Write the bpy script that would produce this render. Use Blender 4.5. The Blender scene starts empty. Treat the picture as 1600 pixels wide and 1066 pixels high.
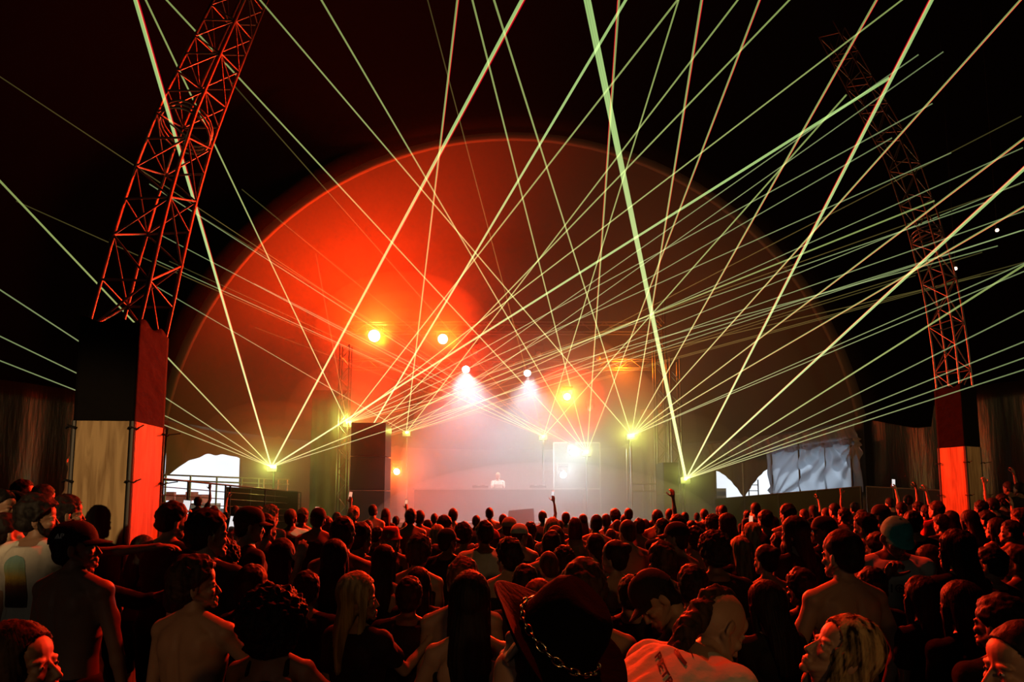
import bpy, bmesh, math, random
import numpy as np
from mathutils import Vector, Matrix, Euler, noise
from mathutils.bvhtree import BVHTree
random.seed(7)
R = math.radians
SC = bpy.context.scene
COL = SC.collection

# ------------------------------------------------------------------ camera
F = 900.0; PITCH = R(5.0); SHIFT = 173.0; CAMZ = 2.05
cd = bpy.data.cameras.new('camera'); cam = bpy.data.objects.new('camera', cd); COL.objects.link(cam)
cd.sensor_width = 36.0; cd.lens = 36.0 * F / 1600.0; cd.shift_y = SHIFT / 1600.0
cd.clip_start = 0.05; cd.clip_end = 300
cam.location = (0, 0, CAMZ); cam.rotation_euler = (R(90) + PITCH, 0, 0)
SC.camera = cam

def at(px, py, Y):
    """world point seen at pixel (px,py) at distance Y in front of the camera"""
    u = (px - 800) / F; v = (533 - py + SHIFT) / F
    d = Vector((u, math.cos(PITCH) - v * math.sin(PITCH), math.sin(PITCH) + v * math.cos(PITCH)))
    t = Y / d.y
    return Vector((d.x * t, Y, CAMZ + d.z * t))

# ------------------------------------------------------------------ world, colour
SC.view_settings.view_transform = 'Standard'; SC.view_settings.look = 'None'
SC.view_settings.exposure = 0.0; SC.view_settings.gamma = 1.0; SC.view_settings.use_curve_mapping = False
W = bpy.data.worlds.new('daylight'); SC.world = W; W.use_nodes = True
W.node_tree.nodes['Background'].inputs[0].default_value = (0.86, 0.93, 1.0, 1)
W.node_tree.nodes['Background'].inputs[1].default_value = 1.3
cy = SC.cycles
cy.transparent_max_bounces = 48; cy.max_bounces = 4; cy.diffuse_bounces = 0; cy.glossy_bounces = 2
cy.transmission_bounces = 3; cy.volume_bounces = 0; cy.sample_clamp_indirect = 3.0
cy.use_denoising = True
try: cy.use_light_tree = True
except Exception: pass

def lamp(name, kind, loc, color, power, target=None, size=0.1, angle=60, blend=0.6, sizey=None):
    l = bpy.data.lights.new(name, kind); o = bpy.data.objects.new(name, l); COL.objects.link(o)
    l.color = color; l.energy = power; o.location = loc
    if kind == 'SPOT': l.spot_size = R(angle); l.spot_blend = blend; l.shadow_soft_size = size
    elif kind == 'AREA':
        l.size = size
        if sizey: l.shape = 'RECTANGLE'; l.size_y = sizey
    else: l.shadow_soft_size = size
    if target is not None:
        o.rotation_euler = (Vector(target) - Vector(loc)).to_track_quat('-Z', 'Y').to_euler()
    return o

# positions of the stage lamps (red wash heads, white movers)
RED_A = at(585, 525, 21.5); RED_B = at(692, 530, 21.8); RED_C = at(886, 620, 15.6)
RED_D = at(620, 737, 21.3); WHT_A = at(728, 577, 21.6); WHT_B = at(824, 583, 21.6)
WHT_C = at(893, 707, 21.8); WHT_D = at(880, 742, 21.6)
K = dict(red=(1.0, 0.022, 0.003), orange=(1.0, 0.20, 0.01), white=(0.74, 0.92, 1.0), lime=(0.86, 1.0, 0.16))
# the two red heads throw their beams over the audience; added halo lights beside them make the glow in the haze
lamp('red_wash_light', 'SPOT', RED_A, K['red'], 30000, (-3.5, 3, 0.5), 0.25, 110, 0.8)
lamp('red_wash_light', 'SPOT', RED_B, K['red'], 14000, (-1.5, 3, 0.5), 0.25, 100, 0.8)
lamp('red_uplight', 'SPOT', RED_A + Vector((0, .2, .3)), K['red'], 7000, (-5, 24, 13), 0.2, 165, 0.9)
lamp('red_halo_light', 'SPOT', RED_A + Vector((.5, -.5, -.5)), (1, .030, .001), 9000, (-7.5, 16.5, 13), .2, 150, 1.0)
lamp('red_halo_light', 'SPOT', RED_B + Vector((.5, -.5, -.5)), (1, .030, .001), 5200, (-5.5, 17, 14.5), .2, 140, 1.0)
lamp('red_halo_light', 'POINT', RED_B + Vector((0, -.5, 0)), (1, .028, .001), 800, size=.2)
lamp('red_halo_light', 'POINT', RED_A + Vector((0, -.5, 0)), (1, .028, .001), 1300, size=.2)
lamp('orange_haze_light', 'POINT', RED_C + Vector((.15, 1.6, .1)), (1, .08, .004), 260, size=0.2)  # added behind the lamp to give it a halo in the haze
lamp('orange_halo_light', 'POINT', RED_C + Vector((0, -.3, 0)), (1, .07, .004), 60, size=0.1)
lamp('red_wash_light', 'SPOT', RED_C + Vector((0, -.2, 0)), K['red'], 15000, (1.0, 2.5, 0.2), 0.15, 150, 0.6)
lamp('orange_floor_light', 'POINT', RED_D + Vector((0, -.4, 0)), (1, .10, .01), 520, size=0.12)
lamp('orange_side_light', 'POINT', at(975, 575, 21.5), (1, .16, .005), 420, size=0.3)
lamp('white_mover_light', 'SPOT', WHT_A, K['white'], 17000, WHT_A + Vector((0.6, -2.8, -7)), 0.15, 88, 1.0)
lamp('white_mover_light', 'SPOT', WHT_B, K['white'], 14000, WHT_B + Vector((0.3, -2.8, -7)), 0.15, 80, 1.0)
lamp('white_screen_light', 'POINT', WHT_D + Vector((0, -1.0, 0)), K['white'], 120, size=0.3)
lamp('white_floor_light', 'POINT', WHT_C + Vector((0, -.5, 0)), K['white'], 110, size=0.12)
# unseen red spot added high over the crowd to rim hair and shoulders
lamp('red_key_light', 'SPOT', (0.6, 11.0, 12.2), K['red'], 5200, (0.2, 3.0, 1.4), 0.3, 110, 0.7)
# warm fill lights added behind the camera, with no lamp bodies
lamp('warm_fill_light', 'AREA', (-4.5, -9.0, 3.6), (1.0, 0.80, 0.58), 19, (0.5, 5, 1.4), 3.0, sizey=1.5)
lamp('warm_fill_spot', 'SPOT', (-3.0, -6.0, 4.6), (1, .60, .26), 2300, (-4.0, 5.4, 2.3), .15, 13, .7)
lamp('warm_fill_spot', 'SPOT', (13.0, -5.0, 4.4), (1, .56, .22), 1800, (8.6, 10.8, 4.2), .15, 24, .9)
lamp('warm_fill_spot', 'SPOT', (1.2, -6.0, 4.8), (1, .44, .12), 240, (.6, 2.6, 1.3), .2, 22, 1.0)
lamp('warm_fill_spot', 'SPOT', (-1.5, -6.0, 4.8), (1, .44, .12), 200, (-1.7, 2.8, 1.3), .2, 8, 1.0)
# sun lamp added beyond the right wall to bring out the banner folds
sun = lamp('sun', 'SUN', (20, 30, 30), (1, .97, .92), 3.0, (14, 26, 12))
sun.data.angle = R(2)
# ------------------------------------------------------------------ materials
def mat(name, col=(.5, .5, .5), rough=.6, spec=.5, metal=0, emis=None, estr=0, bump=None, var=None, sheen=0):
    m = bpy.data.materials.new(name); m.use_nodes = True; nt = m.node_tree; b = nt.nodes['Principled BSDF']
    b.inputs['Base Color'].default_value = (*col, 1); b.inputs['Roughness'].default_value = rough
    b.inputs['Specular IOR Level'].default_value = spec; b.inputs['Metallic'].default_value = metal
    if sheen: b.inputs['Sheen Weight'].default_value = sheen
    if emis: b.inputs['Emission Color'].default_value = (*emis, 1); b.inputs['Emission Strength'].default_value = estr
    if bump or var:
        tc = nt.nodes.new('ShaderNodeTexCoord'); n = nt.nodes.new('ShaderNodeTexNoise')
        mp = nt.nodes.new('ShaderNodeMapping'); nt.links.new(tc.outputs['Object'], mp.inputs[0]); nt.links.new(mp.outputs[0], n.inputs[0])
        sc, st, stretch = (bump or var)[0], (bump or (0, 0, 0))[1], ((bump or var) + ((1, 1, 1),))[2]
        mp.inputs['Scale'].default_value = stretch
        n.inputs['Scale'].default_value = sc; n.inputs['Detail'].default_value = 5
        if bump:
            bp = nt.nodes.new('ShaderNodeBump'); bp.inputs['Strength'].default_value = st; bp.inputs['Distance'].default_value = .02
            nt.links.new(n.outputs[0], bp.inputs['Height']); nt.links.new(bp.outputs[0], b.inputs['Normal'])
        if var:
            cr = nt.nodes.new('ShaderNodeValToRGB'); cr.color_ramp.elements[0].position = .32; cr.color_ramp.elements[1].position = .68
            k = var[1]
            cr.color_ramp.elements[0].color = (*[c * (1 - k) for c in col], 1); cr.color_ramp.elements[1].color = (*[min(1, c * (1 + k)) for c in col], 1)
            nt.links.new(n.outputs[0], cr.inputs[0]); nt.links.new(cr.outputs[0], b.inputs['Base Color'])
    return m

M = {}
M['canopy'] = mat('black_canopy_vinyl', (.003, .003, .004), .95, .05, bump=(3, .5))
M['fabric'] = mat('tent_lining', (.07, .066, .058), .75, .2, bump=(2.2, .8, (1, 1, .4)))
M['tarp'] = mat('black_tarp', (.012, .012, .013), .30, .6, bump=(2.5, 1.0, (3, 3, .35)))
M['ground'] = mat('trampled_field', (.02, .017, .013), .95, .1, bump=(6, .8), var=(2, .4))
M['steel'] = mat('truss_aluminium', (.20, .19, .18), .4, .5, metal=.7)
M['black'] = mat('black_cloth', (.012, .012, .013), .8, .25, bump=(9, .4))
M['stageblack'] = mat('stage_black', (.04, .04, .04), .7, .3, bump=(5, .2))
M['grille'] = mat('speaker_grille', (.05, .045, .04), .6, .4, bump=(60, .4))
M['case'] = mat('lamp_case', (.02, .02, .022), .4, .5)
M['rail'] = mat('galvanised_rail', (.30, .30, .28), .4, .5, metal=.6)
M['darkrail'] = mat('dark_rail', (.05, .05, .05), .5, .4, metal=.3)
M['scrim'] = mat('fence_scrim', (.035, .037, .03), .85, .2, bump=(20, .3))
M['bed'] = mat('white_marquee', (.8, .8, .8), .8, .2)
M['crate'] = mat('stall_red', (.45, .10, .04), .7, .2, var=(3, .5))
M['brown'] = mat('stall_brown', (.28, .20, .12), .7, .2, var=(3, .4))

def wood():
    m = mat('plywood', (.50, .32, .15), .55, .3); nt = m.node_tree; b = nt.nodes['Principled BSDF']
    tc = nt.nodes.new('ShaderNodeTexCoord'); mp = nt.nodes.new('ShaderNodeMapping'); mp.inputs['Scale'].default_value = (9, 9, .7)
    n = nt.nodes.new('ShaderNodeTexNoise'); n.inputs['Scale'].default_value = 1.6; n.inputs['Detail'].default_value = 6; n.inputs['Distortion'].default_value = 1.2
    cr = nt.nodes.new('ShaderNodeValToRGB')
    e = cr.color_ramp.elements; e[0].position = .3; e[0].color = (.26, .16, .07, 1); e[1].position = .62; e[1].color = (.54, .38, .20, 1)
    nt.links.new(tc.outputs['Object'], mp.inputs[0]); nt.links.new(mp.outputs[0], n.inputs[0]); nt.links.new(n.outputs[0], cr.inputs[0]); nt.links.new(cr.outputs[0], b.inputs['Base Color'])
    v = nt.nodes.new('ShaderNodeTexVoronoi'); v.inputs['Scale'].default_value = 1.1
    return m
M['wood'] = wood()
M['dome'] = mat('dome_lining', (.03, .028, .026), .8, .15, bump=(1.6, .8, (1, 1, .5)))

def tarp_silver():
    m = bpy.data.materials.new('silver_banner_vinyl'); m.use_nodes = True; nt = m.node_tree
    b = nt.nodes['Principled BSDF']; b.inputs['Base Color'].default_value = (.42, .48, .56, 1); b.inputs['Roughness'].default_value = .3
    t = nt.nodes.new('ShaderNodeBsdfTranslucent'); t.inputs[0].default_value = (.34, .42, .52, 1)
    mx = nt.nodes.new('ShaderNodeMixShader'); mx.inputs[0].default_value = .8
    nt.links.new(b.outputs[0], mx.inputs[1]); nt.links.new(t.outputs[0], mx.inputs[2]); nt.links.new(mx.outputs[0], nt.nodes['Material Output'].inputs[0])
    return m
M['silver'] = tarp_silver()

def emis(name, col, s):
    m = bpy.data.materials.new(name); m.use_nodes = True; nt = m.node_tree; nt.nodes.clear()
    e = nt.nodes.new('ShaderNodeEmission'); e.inputs[0].default_value = (*col, 1); e.inputs[1].default_value = s
    o = nt.nodes.new('ShaderNodeOutputMaterial'); nt.links.new(e.outputs[0], o.inputs[0])
    try: m.cycles.emission_sampling = 'NONE'
    except Exception: pass
    return m
M['lens_hot'] = emis('hot_lens', (1, .72, .5), 9); M['lens_white'] = emis('white_lens', (.85, .97, 1), 9)
M['laser_lens'] = emis('laser_aperture', (.9, 1, .6), 12)
M['phone_glow'] = emis('phone_screen', (1, .42, .25), .9); M['phone_white'] = emis('phone_screen_pale', (.9, .85, .85), .9)

def beam_mat(name, c0, c1, s0, s1):
    """glowing tube standing in for laser light scattered by haze: adds to what lies behind, strength painted along it"""
    m = bpy.data.materials.new(name); m.use_nodes = True; nt = m.node_tree; nt.nodes.clear(); N = nt.nodes.new; L = nt.links.new
    tc = N('ShaderNodeTexCoord'); sp = N('ShaderNodeSeparateXYZ'); L(tc.outputs['Generated'], sp.inputs[0])
    cr = N('ShaderNodeValToRGB'); cr.color_ramp.elements[0].color = (*c0, 1); cr.color_ramp.elements[1].color = (*c1, 1)
    L(sp.outputs[2], cr.inputs[0])
    mr = N('ShaderNodeMapRange'); mr.inputs[3].default_value = s0; mr.inputs[4].default_value = s1; L(sp.outputs[2], mr.inputs[0])  # glow strength painted along the tube in place of real scatter
    nz = N('ShaderNodeTexNoise'); nz.inputs['Scale'].default_value = 3.0; L(tc.outputs['Object'], nz.inputs[0])
    m2 = N('ShaderNodeMapRange'); m2.inputs[1].default_value = .3; m2.inputs[2].default_value = .7; m2.inputs[3].default_value = .7; m2.inputs[4].default_value = 1.2; L(nz.outputs[0], m2.inputs[0])
    mu = N('ShaderNodeMath'); mu.operation = 'MULTIPLY'; L(mr.outputs[0], mu.inputs[0]); L(m2.outputs[0], mu.inputs[1])
    e = N('ShaderNodeEmission'); L(cr.outputs[0], e.inputs[0]); L(mu.outputs[0], e.inputs[1])
    t = N('ShaderNodeBsdfTransparent'); a = N('ShaderNodeAddShader'); L(e.outputs[0], a.inputs[0]); L(t.outputs[0], a.inputs[1])
    o = N('ShaderNodeOutputMaterial'); L(a.outputs[0], o.inputs[0])
    try: m.cycles.emission_sampling = 'NONE'
    except Exception: pass
    return m
M['b_strong'] = beam_mat('laser_beam_bright', (.88, .92, .42), (.38, .62, .20), .75, .42)
M['b_mid'] = beam_mat('laser_beam', (.90, .84, .34), (.46, .62, .18), .55, .24)
M['b_thin'] = beam_mat('laser_beam_fine', (.88, .82, .36), (.46, .62, .26), .42, .17)
M['b_dim'] = beam_mat('laser_beam_faint', (1, .45, .10), (.40, .36, .10), .25, .05)
M['b_red'] = beam_mat('laser_red_edge', (.9, .06, .01), (.8, .0, .02), .08, .34)

# ------------------------------------------------------------------ mesh helpers
class MB:
    def __init__(s): s.v = []; s.f = []
    def add(s, v, f):
        n = len(s.v); s.v += [tuple(p) for p in v]; s.f += [tuple(i + n for i in q) for q in f]; return s
    def box(s, c, size, rot=None):
        c = Vector(c); sx, sy, sz = [k / 2 for k in size]
        P = [Vector((x * sx, y * sy, z * sz)) for x in (-1, 1) for y in (-1, 1) for z in (-1, 1)]
        if rot is not None:
            rm = rot if isinstance(rot, Matrix) else Euler(rot).to_matrix(); P = [rm @ p for p in P]
        return s.add([p + c for p in P], [(0, 1, 3, 2), (4, 6, 7, 5), (0, 4, 5, 1), (2, 3, 7, 6), (0, 2, 6, 4), (1, 5, 7, 3)])
    def tube(s, pts, r, n=8, cap=True):
        pts = [Vector(p) for p in pts]; rr = r if isinstance(r, (list, tuple)) else [r] * len(pts)
        V = []; Fc = []; prev = None
        for i, p in enumerate(pts):
            d = (pts[min(i + 1, len(pts) - 1)] - pts[max(i - 1, 0)]).normalized()
            if prev is None:
                a = d.orthogonal().normalized()
            else:
                a = (prev - d * prev.dot(d)).normalized()
            prev = a; b = d.cross(a)
            for k in range(n):
                t = 2 * math.pi * k / n; V.append(p + (a * math.cos(t) + b * math.sin(t)) * rr[i])
        for i in range(len(pts) - 1):
            for k in range(n):
                Fc.append((i * n + k, i * n + (k + 1) % n, (i + 1) * n + (k + 1) % n, (i + 1) * n + k))
        if cap: Fc.append(tuple(range(n - 1, -1, -1))); Fc.append(tuple(range((len(pts) - 1) * n, len(pts) * n)))
        return s.add(V, Fc)
    def ell(s, c, r, rot=None, nu=16, nv=10):
        c = Vector(c); V = []; Fc = []
        rm = None if rot is None else (rot if isinstance(rot, Matrix) else Euler(rot).to_matrix())
        def P(x, y, z):
            q = Vector((x * r[0], y * r[1], z * r[2])); q = rm @ q if rm is not None else q; V.append(q + c)
        P(0, 0, -1)
        for j in range(1, nv):
            t = -math.pi / 2 + math.pi * j / nv
            for i in range(nu):
                a = 2 * math.pi * i / nu; P(math.cos(t) * math.cos(a), math.cos(t) * math.sin(a), math.sin(t))
        P(0, 0, 1); top = len(V) - 1
        for i in range(nu): Fc.append((0, 1 + (i + 1) % nu, 1 + i)); Fc.append((top, top - nu + i, top - nu + (i + 1) % nu))
        for j in range(nv - 2):
            for i in range(nu):
                a = 1 + j * nu; Fc.append((a + i, a + (i + 1) % nu, a + nu + (i + 1) % nu, a + nu + i))
        return s.add(V, Fc)
    def cap(s, p0, p1, r0, r1, n=12, m=4):
        p0 = Vector(p0); p1 = Vector(p1); d = (p1 - p0).normalized(); pts = []; rr = []
        for k in range(m):
            t = math.pi / 2 * (1 - (k + .3) / m); pts.append(p0 - d * r0 * math.sin(t)); rr.append(r0 * math.cos(t))
        pts.append(p0); rr.append(r0); pts.append(p1); rr.append(r1)
        for k in range(m):
            t = math.pi / 2 * ((k + .7) / m); pts.append(p1 + d * r1 * math.sin(t)); rr.append(r1 * math.cos(t))
        return s.tube(pts, rr, n)
    def loft(s, secs, n=28, pw=2.0):
        """sections (z, rx, ry, yoff[, xoff]) stacked to a closed solid"""
        V = []; Fc = []
        for q in secs:
            z, rx, ry, yo = q[:4]; xo = q[4] if len(q) > 4 else 0
            for k in range(n):
                a = 2 * math.pi * k / n; ca, sa = math.cos(a), math.sin(a); e = 2 / pw
                V.append((xo + rx * math.copysign(abs(ca) ** e, ca), yo + ry * math.copysign(abs(sa) ** e, sa), z))
        m = len(secs)
        for i in range(m - 1):
            for k in range(n): Fc.append((i * n + k, i * n + (k + 1) % n, (i + 1) * n + (k + 1) % n, (i + 1) * n + k))
        Fc.append(tuple(range(n - 1, -1, -1))); Fc.append(tuple(range((m - 1) * n, m * n)))
        return s.add(V, Fc)
    def mesh(s, name, smooth=False):
        me = bpy.data.meshes.new(name); me.from_pydata([tuple(v) for v in s.v], [], s.f); me.update()
        if smooth: me.polygons.foreach_set('use_smooth', [True] * len(me.polygons))
        return me
    def obj(s, name, m, parent=None, smooth=False):
        return link(name, s.mesh(name, smooth), m, parent)

def link(name, me, m=None, parent=None):
    o = bpy.data.objects.new(name, me); COL.objects.link(o)
    if m is not None and not me.materials: me.materials.append(m)
    if parent is not None: o.parent = parent
    return o
def empty(name, loc=(0, 0, 0), rz=0):
    o = bpy.data.objects.new(name, None); COL.objects.link(o); o.location = loc; o.rotation_euler = (0, 0, rz); o.empty_display_size = .1
    return o
def tag(o, label=None, cat=None, group=None, kind=None):
    if label: o['label'] = label
    if cat: o['category'] = cat
    if group: o['group'] = group
    if kind: o['kind'] = kind
    return o
def struct(o): o['kind'] = 'structure'; return o
def gz(x, y=0): return .0095 * x * x
# ------------------------------------------------------------------ the tent
def ground():
    b = MB(); nx, ny = 60, 50; V = []; Fc = []
    for j in range(ny + 1):
        for i in range(nx + 1):
            x = -30 + 60 * i / nx; y = -13 + 53 * j / ny; V.append((x, y, gz(max(-13, min(13, x)))))
    for j in range(ny):
        for i in range(nx): a = j * (nx + 1) + i; Fc.append((a, a + 1, a + nx + 2, a + nx + 1))
    b.add(V, Fc); struct(b.obj('floor', M['ground'], None, True))
ground()

AR, AY, AZC, WT = 10.9, 17.5, 2.9, 4.6          # apse radius, arch position, arch centre height, wall top
XA = math.sqrt(AR ** 2 - (WT - AZC) ** 2)
def folded(path, z0, z1, name, m, fold=.06, n=60, nz=10, freq=9.0, seed=0, thick=.02, holes=None):
    """hanging fabric following a plan path; folds swing in and out; holes = [(s0,s1,z0,z1)] in path fraction"""
    pts = [Vector(p) for p in path]; L = [0]
    for a, b_ in zip(pts, pts[1:]): L.append(L[-1] + (b_ - a).length)
    def P(s):
        t = s * L[-1]
        for i in range(len(pts) - 1):
            if t <= L[i + 1] + 1e-9: k = (t - L[i]) / (L[i + 1] - L[i]); return pts[i].lerp(pts[i + 1], k), (pts[i + 1] - pts[i]).normalized()
        return pts[-1], (pts[-1] - pts[-2]).normalized()
    S = sorted(set([i / n for i in range(n + 1)] + [h for q in (holes or []) for h in q[:2]]))
    Z = sorted(set([z0 + (z1 - z0) * j / nz for j in range(nz + 1)] + [h for q in (holes or []) for h in q[2:4]]))
    V = []; Fc = []
    for z in Z:
        for s in S:
            p, t = P(s); nrm = Vector((t.y, -t.x)); k = (z1 - z) / (z1 - z0)
            d = fold * (.35 + .65 * k) * (math.sin(s * L[-1] * freq + seed) * .6 + noise.noise(Vector((s * L[-1] * 1.3, z * .35, seed))) * 1.2)
            V.append((p.x + nrm.x * d, p.y + nrm.y * d, z))
    ns = len(S)
    for j in range(len(Z) - 1):
        for i in range(ns - 1):
            sc, zc = (S[i] + S[i + 1]) / 2, (Z[j] + Z[j + 1]) / 2
            if any(h[0] < sc < h[1] and h[2] < zc < h[3] for h in (holes or [])): continue
            a = j * ns + i; Fc.append((a, a + 1, a + ns + 1, a + ns))
    b = MB().add(V, Fc); o = b.obj(name, m, None, True)
    if thick:
        md = o.modifiers.new('thick', 'SOLIDIFY'); md.thickness = thick
    return o

def apse_pt(deg): return (XA * math.cos(R(deg)), AY + XA * math.sin(R(deg)))
# back wall: half round, with the daylight gap on the left and the two arched gaps on the right
nb = 72
pathb = [apse_pt(180 * i / nb) for i in range(nb + 1)]
lh = (1 - 20.5 / 180, 1 - 0.6 / 180)
struct(folded([(*p, ) for p in pathb], -.2, WT + .35, 'wall_back', M['fabric'], .03, 144, 12, 3.0, 3,
              holes=[(2.4 / 180, 22.3 / 180, 1.0, 4.05), (23.3 / 180, 37.5 / 180, 0.4, 3.55), (lh[0], lh[1], .3, 3.75)]))
# side walls
OW = [(XA + .02, AY + .4), (12.6, 15.6), (14.6, 12.5), (16.2, 8), (17, 2), (17, -5), (15, -12)]
struct(folded([(-x, y) for x, y in OW], -.2, 5.2, 'wall_left', M['tarp'], .16, 150, 12, 6.2, 1))
struct(folded(OW, -.2, 5.2, 'wall_right', M['tarp'], .13, 150, 12, 5.0, 4))
struct(folded([(-15, -12), (15, -12)], -.2, 5.2, 'wall_front', M['tarp'], .05, 60, 6, 3.0, 4))
# canopy over the crowd: arched stations from the arch of the apse back over the camera
def canopy():
    V = []; Fc = []; st = [(AY, XA, AR + AZC), (16.6, 11.3, 14.2), (15.6, 12.6, 15.2), (12.5, 14.6, 16.2), (8, 16.2, 17), (2, 17, 17), (-5, 17, 16), (-12, 15, 13)]
    n = 40
    for y, w, h in st:
        zb = WT if y == AY else 4.2; w = w if y == AY else w * 1.012 + .2
        for k in range(n + 1):
            a = math.pi * k / n
            if y == AY:
                a0 = math.asin((WT - AZC) / AR); t = a0 + (math.pi - 2 * a0) * k / n; V.append((AR * math.cos(t), y, AZC + AR * math.sin(t)))
            else:
                sag = .12 * abs(math.sin(a * 6)); V.append((w * math.cos(a), y, zb + (h - zb) * max(0, math.sin(a)) ** .85 - sag))
    for j in range(len(st) - 1):
        for k in range(n): a = j * (n + 1) + k; Fc.append((a, a + 1, a + n + 2, a + n + 1))
    Fc.append(tuple(range((len(st) - 1) * (n + 1), len(st) * (n + 1))))
    struct(MB().add(V, Fc).obj('ceiling', M['canopy'], None, True))
canopy()
def apse():
    V = []; Fc = []; n, m_ = 48, 18
    for j in range(m_ + 1):
        e = math.asin((WT - AZC) / AR) + (math.pi / 2 - math.asin((WT - AZC) / AR)) * j / m_
        for i in range(n + 1):
            a = math.pi * i / n; rr = AR * math.cos(e) * (1 - .012 * abs(math.sin(a * 6)))
            V.append((rr * math.cos(a), AY + rr * math.sin(a), AZC + AR * math.sin(e)))
    for j in range(m_):
        for i in range(n): a = j * (n + 1) + i; Fc.append((a, a + 1, a + n + 2, a + n + 1))
    struct(MB().add(V, Fc).obj('ceiling_apse', M['dome'], None, True))
    # hem of the arch: a flat band of lining
    V = []; Fc = []; a0 = math.asin((WT - AZC) / AR)
    for k in range(49):
        t = a0 + (math.pi - 2 * a0) * k / 48
        for rr, y in ((AR + .5, AY - .06), (AR - .16, AY - .06), (AR - .16, AY + .1), (AR + .5, AY + .1)): V.append((rr * math.cos(t), y, AZC + rr * math.sin(t)))
    for k in range(48):
        for q in range(4): a = k * 4; Fc.append((a + q, a + (q + 1) % 4, a + 4 + (q + 1) % 4, a + 4 + q))
    struct(MB().add(V, Fc).obj('trim_1', M['fabric'], None, True))
apse()

# silver banner stretched over the gap in the back wall at the right
def banner():
    t = empty('banner', (*apse_pt(11.5), 0)); ox, oy = apse_pt(11.5)
    V = []; Fc = []; n, m_ = 90, 26
    for j in range(m_ + 1):
        z = 2.35 + 1.65 * j / m_
        for i in range(n + 1):
            s = i / n; deg = -1.8 + 24.8 * s; u = s * 4.2; k = (z - 2.35) / 1.65
            f = 0
            for cx, cz, am in ((3.9, 2.2, 1), (1.6, 4.2, 1), (0.3, 3.9, .8), (2.7, 4.3, .7)):
                dx, dz = u - cx, z - cz; ang = math.atan2(dz, dx); rr = math.hypot(dx, dz)
                f += am * math.sin(ang * 13 + 3 * noise.noise(Vector((u, z, cx)))) * math.exp(-rr / 1.3)
            rad = XA - .34 + .24 * f * .5
            V.append((rad * math.cos(R(deg)) - ox, AY + rad * math.sin(R(deg)) - oy, z))
    for j in range(m_):
        for i in range(n): a = j * (n + 1) + i; Fc.append((a, a + 1, a + n + 2, a + n + 1))
    MB().add(V, Fc).obj('sheet', M['silver'], t, True)
    for deg in (1.0, 8.0, 15.0, 22.0):
        x, y = (XA - .32) * math.cos(R(deg)) - ox, AY + (XA - .32) * math.sin(R(deg)) - oy
        MB().tube([(x, y, gz(x + ox) - .02), (x, y, 4.25)], .03).obj('pole', M['darkrail'], t)
    tag(t, 'shiny silver blue vinyl sheet draped and creased over the gap beside the arches', 'banner')
    # gathered valance along its top
    v = empty('valance', (*apse_pt(19), 0)); vx, vy = apse_pt(19); V = []; Fc = []
    for j in range(7):
        for i in range(161):
            s = i / 160; deg = -.5 + 40 * s; z = 4.45 - .52 * j / 6 - .16 * (1 - s) * 0 - .12 * abs(math.sin(s * 26)) * (j / 6)
            rad = XA - .30 - .05 * math.sin(s * 150 + j) - .12 * abs(math.sin(s * 26))
            V.append((rad * math.cos(R(deg)) - vx, AY + rad * math.sin(R(deg)) - vy, z))
    for j in range(6):
        for i in range(160): a = j * 161 + i; Fc.append((a, a + 1, a + 162, a + 161))
    o = MB().add(V, Fc).obj('gathered_cloth', M['silver'], v, True)
    tag(v, 'crumpled grey valance gathered along the top of the silver banner', 'valance')
banner()
# curtain framing the two arched gaps
def arch_curtain():
    d0, d1 = 23.3, 37.5; t = empty('arched_curtain', (*apse_pt(30), 0)); ox, oy = apse_pt(30); V = []; Fc = []
    n, m_ = 60, 16
    for j in range(m_ + 1):
        for i in range(n + 1):
            s = i / n; deg = d0 + (d1 - d0) * s; ss = abs(((s * 1.0 + .5) % 1.0) - .5) * 2      # 0 at the ends, 1 in the middle
            lo = 3.35 - 1.15 * (1 - (1 - ss) ** 1.0) ** 1.6
            z = lo + (3.7 - lo) * j / m_; rad = XA - .10 - .02 * math.sin(s * 60)
            V.append((rad * math.cos(R(deg)) - ox, AY + rad * math.sin(R(deg)) - oy, z))
    for j in range(m_):
        for i in range(n): a = j * (n + 1) + i; Fc.append((a, a + 1, a + n + 2, a + n + 1))
    o = MB().add(V, Fc).obj('cloth', M['fabric'], t, True); md = o.modifiers.new('t', 'SOLIDIFY'); md.thickness = .02
    x, y = (XA - .12) * math.cos(R(30.4)) - ox, AY + (XA - .12) * math.sin(R(30.4)) - oy
    MB().tube([(x, y, gz(x + ox)), (x, y, 3.6)], .035).obj('post', M['rail'], t)
    tag(t, 'grey curtain cut into two arches against the daylight right of the stage', 'curtain')
arch_curtain()

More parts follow.
